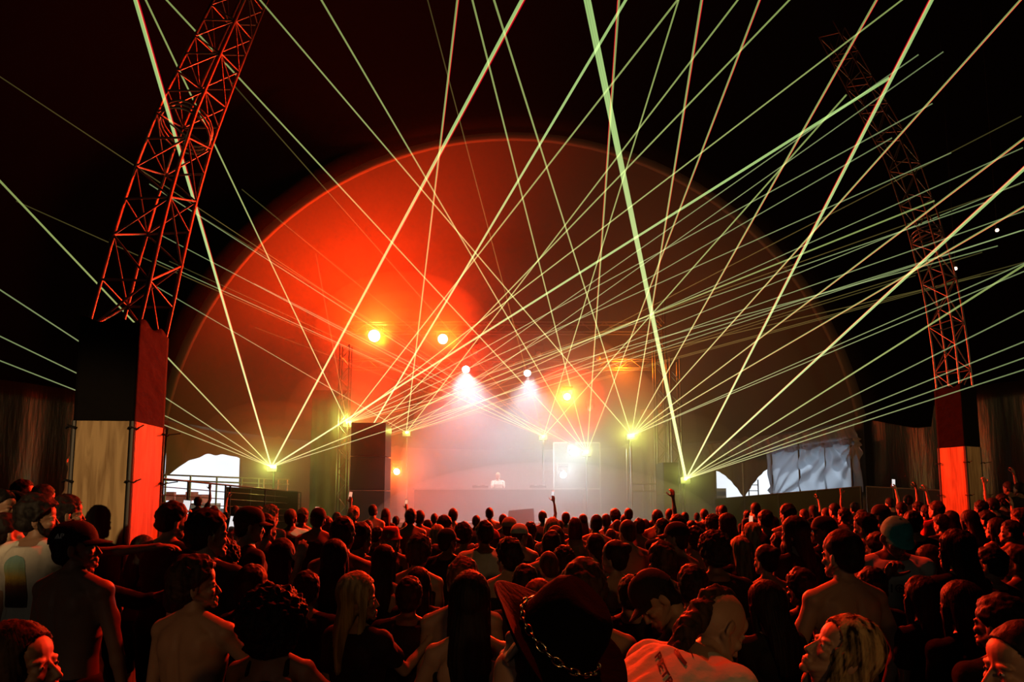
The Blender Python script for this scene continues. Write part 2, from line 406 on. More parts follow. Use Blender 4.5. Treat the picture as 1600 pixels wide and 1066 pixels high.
# outside, seen through the gaps
def outside():
    b = MB(); b.box((0, 0, 1.0), (3.0, .1, 2.0)); 
    t = empty('stall', (-15.2, 27, .9)); MB().box((0, 0, .55), (2.6, 1.2, 1.1)).obj('counter', M['brown'], t)
    for i in range(5): MB().box((-1.1 + i * .5, -.3, 1.3 + .12 * (i % 2)), (.4, .4, .4), (0, 0, .3 * i)).obj('crate', M['crate'], t)
    tag(t, 'market stall piled with reddish crates outside the daylight gap', 'stall')
    t = empty('equipment_rack', (9.9, 27.6, 1.2)); MB().box((0, 0, .8), (.5, .5, 1.4)).obj('cabinet', M['brown'], t)
    for i in range(4): MB().box((0, -.27, .35 + .3 * i), (.42, .03, .2)).obj('drawer', M['case'], t)
    tag(t, 'small rack of shelves standing outside the left arched gap', 'rack')
    t = empty('ladder_frame', (11.3, 27.0, 1.2))
    for x in (-.22, .22): MB().tube([(x, 0, 0), (x, 0, 1.9)], .03).obj('rail', M['darkrail'], t)
    for i in range(6): MB().tube([(-.22, 0, .3 + .27 * i), (.22, 0, .3 + .27 * i)], .02).obj('rung', M['darkrail'], t)
    tag(t, 'dark metal ladder frame silhouetted in the arched gaps', 'ladder')
outside()

# ------------------------------------------------------------------ fences in front of the side openings
def fence(a, b_, n, ztop, name, label, m, posts=M['darkrail']):
    """ztop: top heights at both ends"""
    A = Vector(a); B = Vector(b_); t = empty(name, (A.x, A.y, gz(A.x)))
    def P(s, h): q = A.lerp(B, s); zt = ztop[0] + (ztop[1] - ztop[0]) * s; return Vector((q.x - A.x, q.y - A.y, h * 1.0)), zt - gz(A.x)
    for i in range(n):
        s0, s1 = i / n, (i + 1) / n; p0, z0 = P(s0 + .01 / n, 0); p1, z1 = P(s1 - .01 / n, 0)
        g0 = gz(A.lerp(B, s0).x) - gz(A.x); g1 = gz(A.lerp(B, s1).x) - gz(A.x)
        d = (p1 - p0).normalized(); nn = Vector((d.y, -d.x, 0)) * .01
        V = [p0 + nn + Vector((0, 0, g0)), p1 + nn + Vector((0, 0, g1)), p1 + nn + Vector((0, 0, z1)), p0 + nn + Vector((0, 0, z0)),
             p0 - nn + Vector((0, 0, g0)), p1 - nn + Vector((0, 0, g1)), p1 - nn + Vector((0, 0, z1)), p0 - nn + Vector((0, 0, z0))]
        MB().add(V, [(0, 1, 2, 3), (7, 6, 5, 4), (0, 4, 5, 1), (1, 5, 6, 2), (2, 6, 7, 3), (3, 7, 4, 0)]).obj('panel', m, t)
        MB().tube([p0 + Vector((0, 0, z0 + .02)), p1 + Vector((0, 0, z1 + .02))], .022).obj('rail', posts, t)
    for i in range(n + 1):
        p, z = P(i / n, 0); g = gz(A.lerp(B, i / n).x) - gz(A.x)
        MB().tube([p + Vector((0, 0, g)), p + Vector((0, 0, z + .03))], .024).obj('post', posts, t)
    tag(t, label, 'fence'); return t
pa = at(1118, 781, 20.5); pb = at(1345, 762, 15.6)
fence((pa.x, pa.y), (pb.x, pb.y), 4, (pa.z, pb.z), 'fence', 'dark scrim covered fence running below the silver banner', M['scrim'])
pc = at(1500, 770, 12.6)
fence((pb.x + .1, pb.y - .1), (pc.x, pc.y), 3, (pb.z, pc.z), 'fence', 'black fence between the silver banner and the far timber clad tower', M['black'])
# left: open rail fence in front of the daylight gap
def rail_fence():
    A = at(232, 746, 13.0); B = at(470, 770, 18.5); t = empty('rail_fence', (A.x, A.y, gz(A.x)))
    o = Vector((A.x, A.y, gz(A.x)))
    for k in range(6):
        f = k / 5; q = .93 * f
        p0 = A - o - Vector((0, 0, q)); p1 = B - o - Vector((0, 0, q)); MB().tube([p0, p1], .022 if k == 0 else .012).obj('rail', M['darkrail'], t)
    for s in (0, .2, .42, .45, .7, 1):
        p = A.lerp(B, s); MB().tube([Vector((p.x, p.y, gz(p.x))) - o, p - o], .025).obj('post', M['darkrail'], t)
    tag(t, 'low open rail fence across the daylight gap on the left', 'fence')
    A = at(255, 742, 17.5); B = at(452, 750, 19.5); o = Vector((A.x, A.y, gz(A.x))); t = empty('handrail', o)
    for dz in (0, .16): MB().tube([A - o - Vector((0, 0, dz)), B - o - Vector((0, 0, dz))], .025).obj('rail', M['rail'], t)
    for s in (.02, .2, .4, .6, .74, .78, .9, .98):
        p = A.lerp(B, s); MB().tube([Vector((p.x, p.y, gz(p.x))) - o, p - o], .028).obj('post', M['rail'], t)
    tag(t, 'pale double handrail on posts leading to the outer left laser', 'handrail')
    pa = at(352, 779, 17); pb = at(465, 784, 18)
    fence((pa.x, pa.y), (pb.x, pb.y), 3, (pa.z + .3, pb.z + .28), 'fence', 'dark covered barrier between the daylight gap and the left wing curtain', M['scrim'])
    # torn liner hanging over the gap
    n = 40; V = []; Fc = []
    t = empty('torn_liner', (*apse_pt(170), 0)); ox, oy = apse_pt(170)
    for j in range(9):
        for i in range(n + 1):
            s = i / n; deg = 159 + 21 * s; lo = 3.45 + .35 * math.sin(s * 4.2 + .4) * .8 + .12 * noise.noise(Vector((s * 7, 0, 2)))
            if s > .72: lo -= .35 * (s - .72) / .28
            z = lo + (4.5 - lo) * j / 8; rad = XA - .22 - .12 * noise.noise(Vector((s * 6, z, 0)))
            V.append((rad * math.cos(R(deg)) - ox, AY + rad * math.sin(R(deg)) - oy, z))
    for j in range(8):
        for i in range(n): a = j * (n + 1) + i; Fc.append((a, a + 1, a + n + 2, a + n + 1))
    MB().add(V, Fc).obj('sheet', M['fabric'], t, True)
    tag(t, 'torn grey liner sagging over the top of the daylight gap', 'liner')
rail_fence()

# ------------------------------------------------------------------ truss towers
def cyl_between(mesh, a, b_, r, name, m, parent):
    a = Vector(a); b_ = Vector(b_); o = link(name, mesh, m, parent); d = b_ - a
    o.location = a; o.rotation_euler = d.to_track_quat('Z', 'Y').to_euler(); o.scale = (r, r, d.length); return o
UC = MB().tube([(0, 0, 0), (0, 0, 1)], 1.0, 8).mesh('bar', True); UC.materials.append(M['steel'])
def tower(base, yaw, w, pix, zwood, zcloth, label, rings):
    """pix: [(px,py,Y)] centre line of the truss"""
    base = Vector(base); t = empty('truss_tower', base, 0)
    rz = Matrix.Rotation(yaw, 3, 'Z'); h = w / 2
    cor = [rz @ Vector((sx * h, sy * h, 0)) for sx, sy in ((-1, -1), (1, -1), (1, 1), (-1, 1))]
    ctr = [Vector((0, 0, .0)), Vector((0, 0, zcloth - base.z - .15))] + [at(*p) - base for p in pix]
    # resample the centre line into bays
    L = [0]
    for a, b_ in zip(ctr[1:], ctr[2:]): L.append(L[-1] + (b_ - a).length)
    def C(s):
        for i in range(len(L) - 1):
            if s <= L[i + 1] + 1e-6: return ctr[i + 1].lerp(ctr[i + 2], (s - L[i]) / (L[i + 1] - L[i]))
        return ctr[-1]
    nb_ = int(L[-1] / (w * 1.15)); S = [L[-1] * i / nb_ for i in range(nb_ + 1)]
    nodes = []
    for i, s in enumerate(S):
        c = C(s); d = (C(min(L[-1], s + .3)) - C(max(0, s - .3))).normalized()
        q = Vector((0, 0, 1)).rotation_difference(d); nodes.append([c + q @ k for k in cor])
    for k in range(4):
        MB().tube([cor[k] * .92] + [nd[k] for nd in nodes], w * .042, 8).obj('chord', M['steel'], t, True)
    for i in range(nb_):
        for k in range(4):
            a, b_ = (nodes[i][k], nodes[i + 1][(k + 1) % 4]) if (i + k) % 2 == 0 else (nodes[i][(k + 1) % 4], nodes[i + 1][k])
            cyl_between(UC, a, b_, w * .024, 'brace', None, t)
            if i % 2 == 1: cyl_between(UC, nodes[i][k], nodes[i][(k + 1) % 4], w * .026, 'strut', None, t)
    for idx in rings:
        c = sum(nodes[idx], Vector()) / 4; dd = (sum(nodes[idx + 1], Vector()) / 4 - c).normalized(); q = Vector((0, 0, 1)).rotation_difference(dd)
        for kk in range(3):
            pts = [c + dd * .09 * kk + q @ Vector((math.cos(a) * w * .62, math.sin(a) * w * .62, 0)) for a in [R(15 * z) for z in range(25)]]
            MB().tube(pts, w * .03, 6, False).obj('hoop', M['steel'], t, True)
    # timber cladding, steel corner angles, ties
    for k in range(4):
        a, b_ = cor[k], cor[(k + 1) % 4]; mid = (a + b_) / 2 * 1.16; d = (b_ - a).normalized(); ang = math.atan2(d.y, d.x)
        MB().box((mid.x, mid.y, (zwood - base.z) / 2 + .03), (w * 1.02, .018, zwood - base.z - .06), (0, 0, ang)).obj('plywood_panel', M['wood'], t)
    for k in range(4):
        c = cor[k] * 1.13; MB().tube([(c.x, c.y, .0), (c.x, c.y, zwood - base.z)], .022, 8).obj('corner_post', M['darkrail'], t)
        for z in (.9, 1.5, 2.1, 2.6):
            if z < zwood - base.z: 
                tb = MB(); pts = [c * (1 + .05) + Vector((math.cos(a) * .045, math.sin(a) * .045, z + .01 * math.sin(3 * a))) for a in [R(30 * q) for q in range(13)]]
                tb.tube(pts, .007, 6, False).tube([pts[0], pts[0] + (c.normalized() * .09) + Vector((.02, 0, .02))], .006, 5).obj('cable_tie', M['black'], t)
    # black cloth wrapped round above the wood
    V = []; Fc = []; n = 64; m_ = 24
    for j in range(m_ + 1):
        for i in range(n):
            s = i / n * 4; k = int(s); f = s - k; p = cor[k].lerp(cor[(k + 1) % 4], f) * 1.17
            z = (zwood - base.z - .1) + (zcloth - zwood + .1) * j / m_
            if j == 0: z += .025 * math.sin(i * .9)
            if j == m_: z += .03 * math.sin(i * .7 + 1)
            wv = 1 + .012 * math.sin(z * 26 + i * .55) * math.sin(math.pi * f)
            V.append((p.x * wv, p.y * wv, z))
    for j in range(m_):
        for i in range(n): Fc.append((j * n + i, j * n + (i + 1) % n, (j + 1) * n + (i + 1) % n, (j + 1) * n + i))
    o = MB().add(V, Fc).obj('cloth_wrap', M['wrap'], t, True); md = o.modifiers.new('t', 'SOLIDIFY'); md.thickness = .006
    tag(t, label, 'truss tower'); return t
M['wrap'] = mat('black_satin_wrap', (.006, .005, .005), .7, .04, bump=(5, .9, (1, 1, 1.6)))
b1 = at(181, 800, 5.6)
tower((b1.x, b1.y, gz(b1.x)), R(4), .46, [(218, 450, 5.75), (232, 392, 5.9), (257, 300, 6.3), (290, 200, 6.9), (333, 100, 7.8), (378, 0, 8.9), (420, -90, 10)],
      at(180, 664, 5.6).z, at(200, 512, 5.6).z, 'near lattice truss tower boxed in plywood with black cloth wrapped above', [6])
b2 = at(1505, 800, 10.8)
tower((b2.x, b2.y, gz(b2.x)), R(24), .40, [(1484, 540, 10.8), (1470, 450, 10.9), (1440, 340, 11.2), (1408, 245, 11.6), (1352, 145, 12.3), (1300, 50, 13)],
      at(1500, 700, 10.8).z, at(1500, 606, 10.8).z, 'far lattice truss tower on plywood box beside the right wall', [7])
# ------------------------------------------------------------------ stage
def stage():
    z = 1.35
    t = empty('stage_deck', (0, 22.0, 0)); MB().box((0, 0, z - .06), (11.5, 4.0, .12)).obj('deck', M['stageblack'], t)
    MB().box((0, -1.97, (z - .12) / 2), (11.4, .04, z - .12)).obj('skirt', M['stageblack'], t)
    for x in (-5.5, -2.7, 0, 2.7, 5.5):
        for y in (-1.8, 1.8): MB().tube([(x, y, 0), (x, y, z - .1)], .04).obj('leg', M['rail'], t)
    tag(t, 'low black stage deck behind the haze at the end of the crowd', 'stage')
    # DJ table
    t = empty('dj_table', (.1, 21.3, z)); MB().box((-.6, 0, 1.18), (6.2, .7, .06)).obj('table_top', M['rail'], t)
    MB().box((-.6, -.3, .58), (6.1, .05, 1.14)).obj('front_cloth', M['stageblack'], t)
    for x in (-3.6, 2.4): MB().box((x, .25, .58), (.06, .06, 1.15)).obj('leg', M['rail'], t)
    tag(t, 'long performer table with pale top edge across the hazy stage', 'table')
    for i, (x, nm, lb) in enumerate(((-1.15, 'dj_controller', 'flat dark controller on the long table left of the performer'), (.95, 'mixer', 'small mixer on the long table right of the performer'))):
        o = empty(nm, (x, 21.2, z + 1.21)); MB().box((0, 0, .05), (.6, .35, .08)).obj('body', M['case'], o)
        for k in range(2): MB().tube([(-.15 + .3 * k, 0, .09), (-.15 + .3 * k, 0, .115)], .1, 16).obj('platter', M['rail'], o)
        tag(o, lb, 'dj deck')
    # bright framed screens
    for px0, px1, y0, y1, Y, lb in ((865, 938, 692, 764, 22.6, 'pale lit screen panel in a thin frame behind the haze'),):
        a = at(px0, y0, Y); b_ = at(px1, y1, Y); c = (a + b_) / 2; w, h = b_.x - a.x, a.z - b_.z
        t = empty('screen', (c.x, Y, z)); zc = c.z - z
        MB().box((0, .05, zc), (w, .06, h)).obj('panel', mat('screen_cloth', (.08, .09, .095), .7), t)
        for s in (-1, 1): MB().box((s * w / 2, 0, zc / 2 + h / 4), (.05, .08, zc + h / 2)).obj('upright', M['rail'], t); MB().box((0, 0, zc + s * h / 2), (w, .08, .05)).obj('crossbar', M['rail'], t)
        tag(t, lb, 'screen')
    # scaffold stair right of the stage
    t = empty('scaffold_frame', (at(1003, 800, 20).x, 20.0, gz(4.5)))
    w = 37 / 900 * 20
    for s in (-1, 1):
        for y in (-.35, .35): MB().tube([(s * w / 2, y, 0), (s * w / 2, y, at(0, 700 if s < 0 else 745, 20).z - gz(4.5))], .03).obj('upright', M['rail'], t)
    for y in (757, 768):
        zz = at(0, y, 20).z - gz(4.5); MB().tube([(-w / 2, -.35, zz), (w / 2, -.35, zz)], .03).obj('crossbar', M['rail'], t)
    MB().tube([(0, -.35, at(0, 768, 20).z - gz(4.5)), (0, -.35, at(0, 757, 20).z - gz(4.5))], .025).obj('brace', M['rail'], t)
    tag(t, 'pale tubular scaffold frame under the inner right laser', 'scaffold')
    # wing curtains and speaker stacks
    def stack(px0, px1, ptop, Y, n, lb, m, depth=.9):
        a = at(px0, ptop, Y); b_ = at(px1, 800, Y); c = (a.x + b_.x) / 2; w = b_.x - a.x; g = gz(c); t = empty('speaker_stack', (c, Y, g)); H = a.z - g
        for i in range(n):
            h = H / n; MB().box((0, depth / 2, h * (i + .5)), (w, depth, h - .03)).obj('cabinet', M['case'], t)
            MB().box((0, -.015, h * (i + .5)), (w * .94, .03, h * .9)).obj('grille', m, t)
        tag(t, lb, 'speaker stack')
    stack(549, 600, 660, 18.6, 4, 'tall dark speaker stack left of the stage under the inner left laser', M['grille'])
    stack(1036, 1062, 722, 18.6, 3, 'short dark speaker stack right of the stage by the truss mast', M['grille'])
    def wing(px0, px1, ptop, Y, lb):
        a = at(px0, ptop, Y); b_ = at(px1, ptop, Y); g = gz(a.x)
        o = folded([(a.x, Y), (b_.x, Y)], g, a.z, 'wing_curtain', M['wing'], .07, 50, 10, 14, px0); tag(o, lb, 'curtain')
    M['wing'] = mat('wing_cloth', (.16, .14, .10), .8, .2, bump=(4, .5, (3, 3, .4)))
    wing(488, 548, 610, 19.6, 'tall wing curtain hanging left of the speaker stack')
    wing(1000, 1036, 640, 22.6, 'tall wing curtain hanging right of the stage')
    # masts of truss
    def mast(px, ytop, Y, w, lb):
        a = at(px, ytop, Y); g = gz(a.x); t = empty('truss_mast', (a.x, Y, g)); H = a.z - g; h = w / 2
        for sx in (-1, 1):
            for sy in (-1, 1): MB().tube([(sx * h, sy * h, 0), (sx * h, sy * h, H)], .028, 6).obj('chord', M['steel'], t)
        n = int(H / w / 1.2)
        for i in range(n):
            for sy in (-1, 1):
                s = 1 if i % 2 else -1; cyl_between(UC, (-s * h, sy * h, H * i / n), (s * h, sy * h, H * (i + 1) / n), .016, 'brace', None, t)
        tag(t, lb, 'truss mast')
    mast(541, 540, 19.4, .32, 'slim truss mast holding the inner left laser')
    mast(1028, 470, 20.2, .36, 'slim truss mast right of the stage, the one nearer the centre')
    mast(1052, 560, 19.4, .34, 'slim truss mast standing beside the short right speaker stack')
    # overhead trusses
    def beam(x0, x1, y, Y, w, lb):
        a = at(x0, y, Y); b_ = at(x1, y, Y); t = empty('overhead_truss', (a.x, Y, a.z)); Lx = b_.x - a.x; h = w / 2
        for sy in (-1, 1):
            for sz in (-1, 1): MB().tube([(0, sy * h, sz * h), (Lx, sy * h, sz * h)], .028, 6).obj('chord', M['steel'], t)
        n = int(Lx / w / 1.2)
        for i in range(n):
            s = 1 if i % 2 else -1; cyl_between(UC, (Lx * i / n, -h, -s * h), (Lx * (i + 1) / n, -h, s * h), .016, 'brace', None, t)
        tag(t, lb, 'truss')
    beam(540, 1035, 513, 21.9, .38, 'long overhead truss carrying the red wash lamps')
    beam(541, 1035, 570, 21.9, .34, 'lower overhead truss carrying the white moving lamps')
    # wedge monitor and riser shapes in the haze
    t = empty('monitor_wedge', (at(812, 800, 18.4).x, 18.6, 0))
    V = [(-.55, -.3, 0), (.55, -.3, 0), (.55, .4, 0), (-.55, .4, 0), (-.35, -.1, 1.78), (.45, -.1, 1.85), (.45, .35, 1.72), (-.35, .35, 1.65)]
    MB().add(V, [(3, 2, 1, 0), (4, 5, 6, 7), (0, 1, 5, 4), (1, 2, 6, 5), (2, 3, 7, 6), (3, 0, 4, 7)]).obj('cabinet', M['case'], t)
    MB().box((.05, -.24, .95), (.7, .03, 1.3), (R(-6), 0, 0)).obj('grille', M['grille'], t)
    tag(t, 'sloping dark loudspeaker in the haze at the foot of the stage', 'speaker')
stage()

def lampbody(P, lb, lens, r=.16, drop=.35, cat='stage lamp', name='wash_lamp', face=(0, -1, -.25)):
    t = empty(name, P); d = Vector(face).normalized(); q = d.to_track_quat('Z', 'Y').to_matrix()
    prof = [(-.34, r * .5), (-.3, r * .85), (-.1, r), (0, r * 1.08), (.02, r * 1.0)]
    b = MB(); b.tube([q @ Vector((0, 0, z)) for z, _ in prof], [k for _, k in prof], 20); b.obj('housing', M['case'], t, True)
    bl = MB(); bl.ell(q @ Vector((0, 0, .0)), (r * .9, r * .9, r * .35), q, 20, 8); bl.obj('lens', lens, t, True)
    for s in (-1, 1): MB().box((s * r * 1.2, 0, drop / 2 - .02), (.03, .08, drop)).obj('yoke', M['case'], t)
    MB().box((0, 0, drop), (r * 2.5, .16, .1)).obj('base', M['case'], t)
    tag(t, lb, cat)
lampbody(RED_A, 'glowing red wash lamp, the higher one over the left speaker stack', M['lens_hot'], .26)
lampbody(RED_B, 'glowing red wash lamp beside the first, nearer the stage centre', M['lens_hot'], .22)
lampbody(RED_C, 'orange haloed round lamp between the white movers and right laser', M['lens_hot'], .12, .22)
lampbody(RED_D, 'low orange lamp glowing just above the crowd by the left stack', M['lens_hot'], .14)
lampbody(WHT_A, 'white moving lamp shining down over the performer', M['lens_white'], .17, name='moving_lamp', face=(0, -.8, -.6))
lampbody(WHT_B, 'white moving lamp shining down, right of the performer', M['lens_white'], .16, name='moving_lamp', face=(0, -.8, -.6))
lampbody(WHT_C, 'small pale lamp beside the low laser on the stage', M['lens_white'], .11)
lampbody(WHT_D, 'pale lamp glowing in front of the framed screen', M['lens_white'], .15)
for px, py, Y, lb in ((742, 549, 21.6, 'unlit lamp hanging above the white mover over the performer'), (842, 553, 21.6, 'unlit lamp catching orange light on the overhead truss'),
                      (934, 559, 21.6, 'unlit lamp on the overhead truss toward the right mast'), (922, 637, 21.4, 'unlit lamp on the stage right side below the orange lamp')):
    P = at(px, py, Y); lampbody(P, lb, M['rail'], .13, name='unlit_lamp')

# ------------------------------------------------------------------ lasers
UB = {}
def ubeam(kind, half):
    me = MB().tube([(0, 0, 0), (0, 0, 1)], 1.0, 8, False).mesh('laser_beam', True); me.materials.append(M[kind]); return me
for k in ('b_strong', 'b_mid', 'b_thin', 'b_dim', 'b_red'): UB[k] = ubeam(k, 0)
KIND = {'S': ('b_strong', .019), 'M': ('b_mid', .0135), 'T': ('b_thin', .0105), 'D': ('b_dim', .011), 'W': ('b_strong', .04)}
def laser(px, py, Y, label, beams, glow=60, stand=True):
    P = at(px, py, Y); t = empty('laser_projector', P)
    MB().box((0, .16, -.02), (.3, .34, .2)).obj('housing', M['case'], t)
    MB().tube([(0, -.0, .02), (0, -.04, .02)], .03, 12).obj('aperture', M['laser_lens'], t)
    if stand: MB().tube([(0, .16, -.12), (0, .16, gz(P.x) - P.z)], .035).obj('stand', M['darkrail'], t)
    for b_ in beams:
        k, ex, ey, ye = b_[:4]; kind, r = KIND[k]; Q = at(ex, ey, ye); d = Q - P
        start = Vector((0, -.05, .02))
        e = d * (1 + (.35 / d.length)); bm_ = cyl_between(UB[kind], start, e, r, 'laser_beam', None, t)
        if len(b_) > 4 and b_[4]:
            s = b_[4]; side = Vector((s, 0, 0)); fr = link('red_edge', UB['b_red'], None, bm_)
            fr.location = Vector((0, 0, .12)); fr.scale = (.55, .55, .88)
            # offset sideways in the beam's own frame so that it lies alongside
            q = bm_.rotation_euler.to_matrix().inverted() @ side; q.z = 0; q.normalize(); fr.location = (q.x * 1.15, q.y * 1.15, .1)
    lamp('laser_glow', 'POINT', P + Vector((0, -.25, .05)), K['lime'], glow, size=.05)
    tag(t, label, 'laser projector')
laser(425, 731, 18.2, 'laser projector at the far left firing steep bright beams beside the daylight gap', [
    ('M', -20, 262, 7), ('T', -20, 440, 8), ('T', -20, 516, 8.5), ('T', -20, 556, 9),
    ('S', 208, -12, 5.2, 1), ('S', 822, -12, 5.5, 1), ('S', 1345, 150, 7.5), ('M', 1420, 330, 9), ('T', 1560, 372, 9)], 70)
laser(543, 662, 19.3, 'laser projector on the slim mast behind the tall left speaker stack', [
    ('D', 497, 415, 14), ('M', 222, -12, 7.5), ('M', 1068, -12, 7.5), ('M', 1425, -12, 9), ('T', 1420, 182, 9.5), ('T', 1450, 255, 10), ('T', 1500, 330, 10), ('T', 1520, 395, 10), ('D', 1560, 300, 11), ('D', 1540, 430, 11)], 60, False)
laser(566, 694, 20.6, 'laser projector hidden low behind the tall left speaker stack', [
    ('S', 985, -12, 7), ('M', 1245, -12, 8), ('T', 1400, 110, 9.5), ('T', 1360, 235, 10), ('T', 1560, 248, 10), ('T', 1600, 330, 10), ('D', 1500, 405, 11), ('D', 1600, 410, 11)], 60)
laser(635, 677, 21.6, 'laser projector low over the stage between left stack and performer', [
    ('M', 716, -12, 7, 1), ('T', 268, 462, 12), ('M', 1162, -12, 8), ('T', 1440, 105, 10), ('D', 1560, 200, 10.5), ('T', 1590, 288, 11), ('T', 1560, 372, 11), ('D', 1400, 440, 12), ('D', 1500, 440, 12)], 40)
laser(849, 683, 22.2, 'laser projector at mid stage just right of the performer', [
    ('D', 665, -12, 8.5), ('M', 1064, -12, 8), ('M', 1296, 178, 9), ('D', 380, 150, 10), ('D', 400, 314, 12), ('T', 262, 306, 11), ('T', 275, 380, 12), ('T', 268, 418, 12),
    ('D', 60, 330, 11), ('D', 420, 520, 14), ('D', 0, 120, 10)], 50)
laser(917, 708, 21.8, 'laser projector low in front of the framed screen', [
    ('M', 249, -12, 8), ('M', 495, -12, 7.5), ('M', 735, -12, 7), ('M', 968, -12, 6.5, -1), ('M', 1191, -12, 7, 1), ('D', 300, 330, 12), ('D', 290, 420, 13), ('T', 420, 455, 13)], 60)
laser(986, 682, 20.0, 'laser projector on the pale scaffold frame right of the stage', [
    ('M', 396, -12, 8.5), ('M', 768, -12, 6.5), ('M', 1098, -12, 6.5, 1), ('M', 1376, -12, 6.5, 1), ('M', 1605, -12, 7, 1), ('M', 1615, 205, 7, 1), ('M', 1615, 314, 7.5, 1), ('T', 1615, 405, 9), ('T', 1615, 418, 9)], 90)
laser(1071, 750, 18.0, 'laser projector at the far right low above the crowd beside the arches', [
    ('W', 915, -12, 6.0), ('S', 1462, -12, 5.5, -1), ('S', 1615, 250, 6, -1), ('M', 1615, 405, 7), ('T', 1615, 478, 8), ('T', 1615, 528, 8.5), ('T', 1615, 554, 9), ('T', 1615, 573, 9)], 30)
# two small spark-like lamps high on the right, loose cable on the left
for i, (px, py) in enumerate(((1558, 360), (1493, 420))):
    P = at(px, py, 11.5); t = empty('canopy_lamp', P); MB().ell((0, 0, 0), (.03, .03, .03)).obj('bulb', M['lens_hot'], t, True)
    MB().tube([(0, 0, .03), (0, 0, .15)], .035, 10).obj('cap', M['case'], t); MB().tube([(0, 0, .15), (.1, .1, 14 - P.z)], .006, 5).obj('wire', M['case'], t)
    tag(t, ('tiny bulb hanging high by the far truss tower, the upper one', 'tiny bulb hanging high by the far truss tower, the lower one')[i], 'lamp')

# ------------------------------------------------------------------ haze
def haze(name, c, r, dens, col=(1, 1, 1), aniso=.2, label='', ab=0):
    m = bpy.data.materials.new(name); m.use_nodes = True; nt = m.node_tree; nt.nodes.clear()
    s = nt.nodes.new('ShaderNodeVolumeScatter'); s.inputs['Color'].default_value = (*col, 1); s.inputs['Density'].default_value = dens; s.inputs['Anisotropy'].default_value = aniso
    o = nt.nodes.new('ShaderNodeOutputMaterial'); nt.links.new(s.outputs[0], o.inputs['Volume'])
    b = MB().ell(c, r, None, 40, 24).obj(name, m, None, True); tag(b, label, 'haze', kind='stuff'); return b
def dome_haze():
    k = .985; V = []; Fc = []; n = 32; lev = [(0, XA * k)] + [(WT * k, XA * k)]
    e0 = math.asin((WT - AZC) / AR)
    for j in range(1, 13):
        e = e0 + (math.pi / 2 - e0) * j / 12 * .985; lev.append((AZC + AR * k * math.sin(e) - .1, AR * k * math.cos(e)))
    for z, r in lev:
        for i in range(n + 1): a = math.pi * i / n; V.append((r * math.cos(a), AY + .2 + (r - .2) * math.sin(a), z))
        V.append((-r, AY - 1.3, z)); V.append((r, AY - 1.3, z))
    m_ = n + 3
    for j in range(len(lev) - 1):
        for i in range(m_): Fc.append((j * m_ + i, j * m_ + (i + 1) % m_, (j + 1) * m_ + (i + 1) % m_, (j + 1) * m_ + i))
    Fc.append(tuple(range(m_ - 1, -1, -1))); Fc.append(tuple(range((len(lev) - 1) * m_, len(lev) * m_)))
    o = haze('haze', (0, 20.6, 4.6), (9.8, 6.4, 8.3), .019, label='thin smoke haze filling the back of the tent'); old = o.data
    me = MB().add(V, Fc).mesh('haze'); me.materials.append(old.materials[0]); o.data = me; bpy.data.meshes.remove(old)
dome_haze()
haze('smoke', (1.1, 20.6, 2.4), (5.2, 3.2, 6.0), .075, label='dense white stage smoke around the performer table')
haze('smoke', (1.0, 18.0, 1.0), (5.6, 3.2, 2.3), .085, label='low smoke drifting over the front rows of the crowd')
for c_, r_, d_, lb in (((-4.1, 21.2, 8.3), (2.9, 1.5, 2.1), .10, 'added red glow smoke hanging round the two red wash lamps'),
                     (tuple(RED_C), (1.2, .9, 1.2), .10, 'small added puff of orange glow smoke round the low centre lamp'),
                     (tuple(at(425, 722, 18.2)), (2.3, 1.3, 1.7), .085, 'added lime glow smoke round the far left laser'),
                     (tuple(at(543, 655, 19.3)), (1.8, 1.2, 1.7), .085, 'added lime glow smoke round the laser behind the tall left stack'),
                     (tuple(at(986, 672, 20.0)), (2.0, 1.2, 1.8), .085, 'added lime glow smoke round the laser on the scaffold frame'),
                     (tuple(at(1071, 738, 18.0)), (1.7, 1.2, 1.6), .085, 'added lime glow smoke round the far right laser'),
                     (tuple(at(620, 737, 21.2)), (1.3, .9, 1.2), .10, 'added orange glow smoke round the low lamp by the left stack')):
    for k_, q_ in ((1.15, 'outer'), (.8, 'middle'), (.5, 'inner')): haze('smoke', c_, tuple(v * k_ for v in r_), d_ * .42, label=q_ + ' layer of ' + lb)  # nested smoke bodies added to give lamps and lasers soft haloes
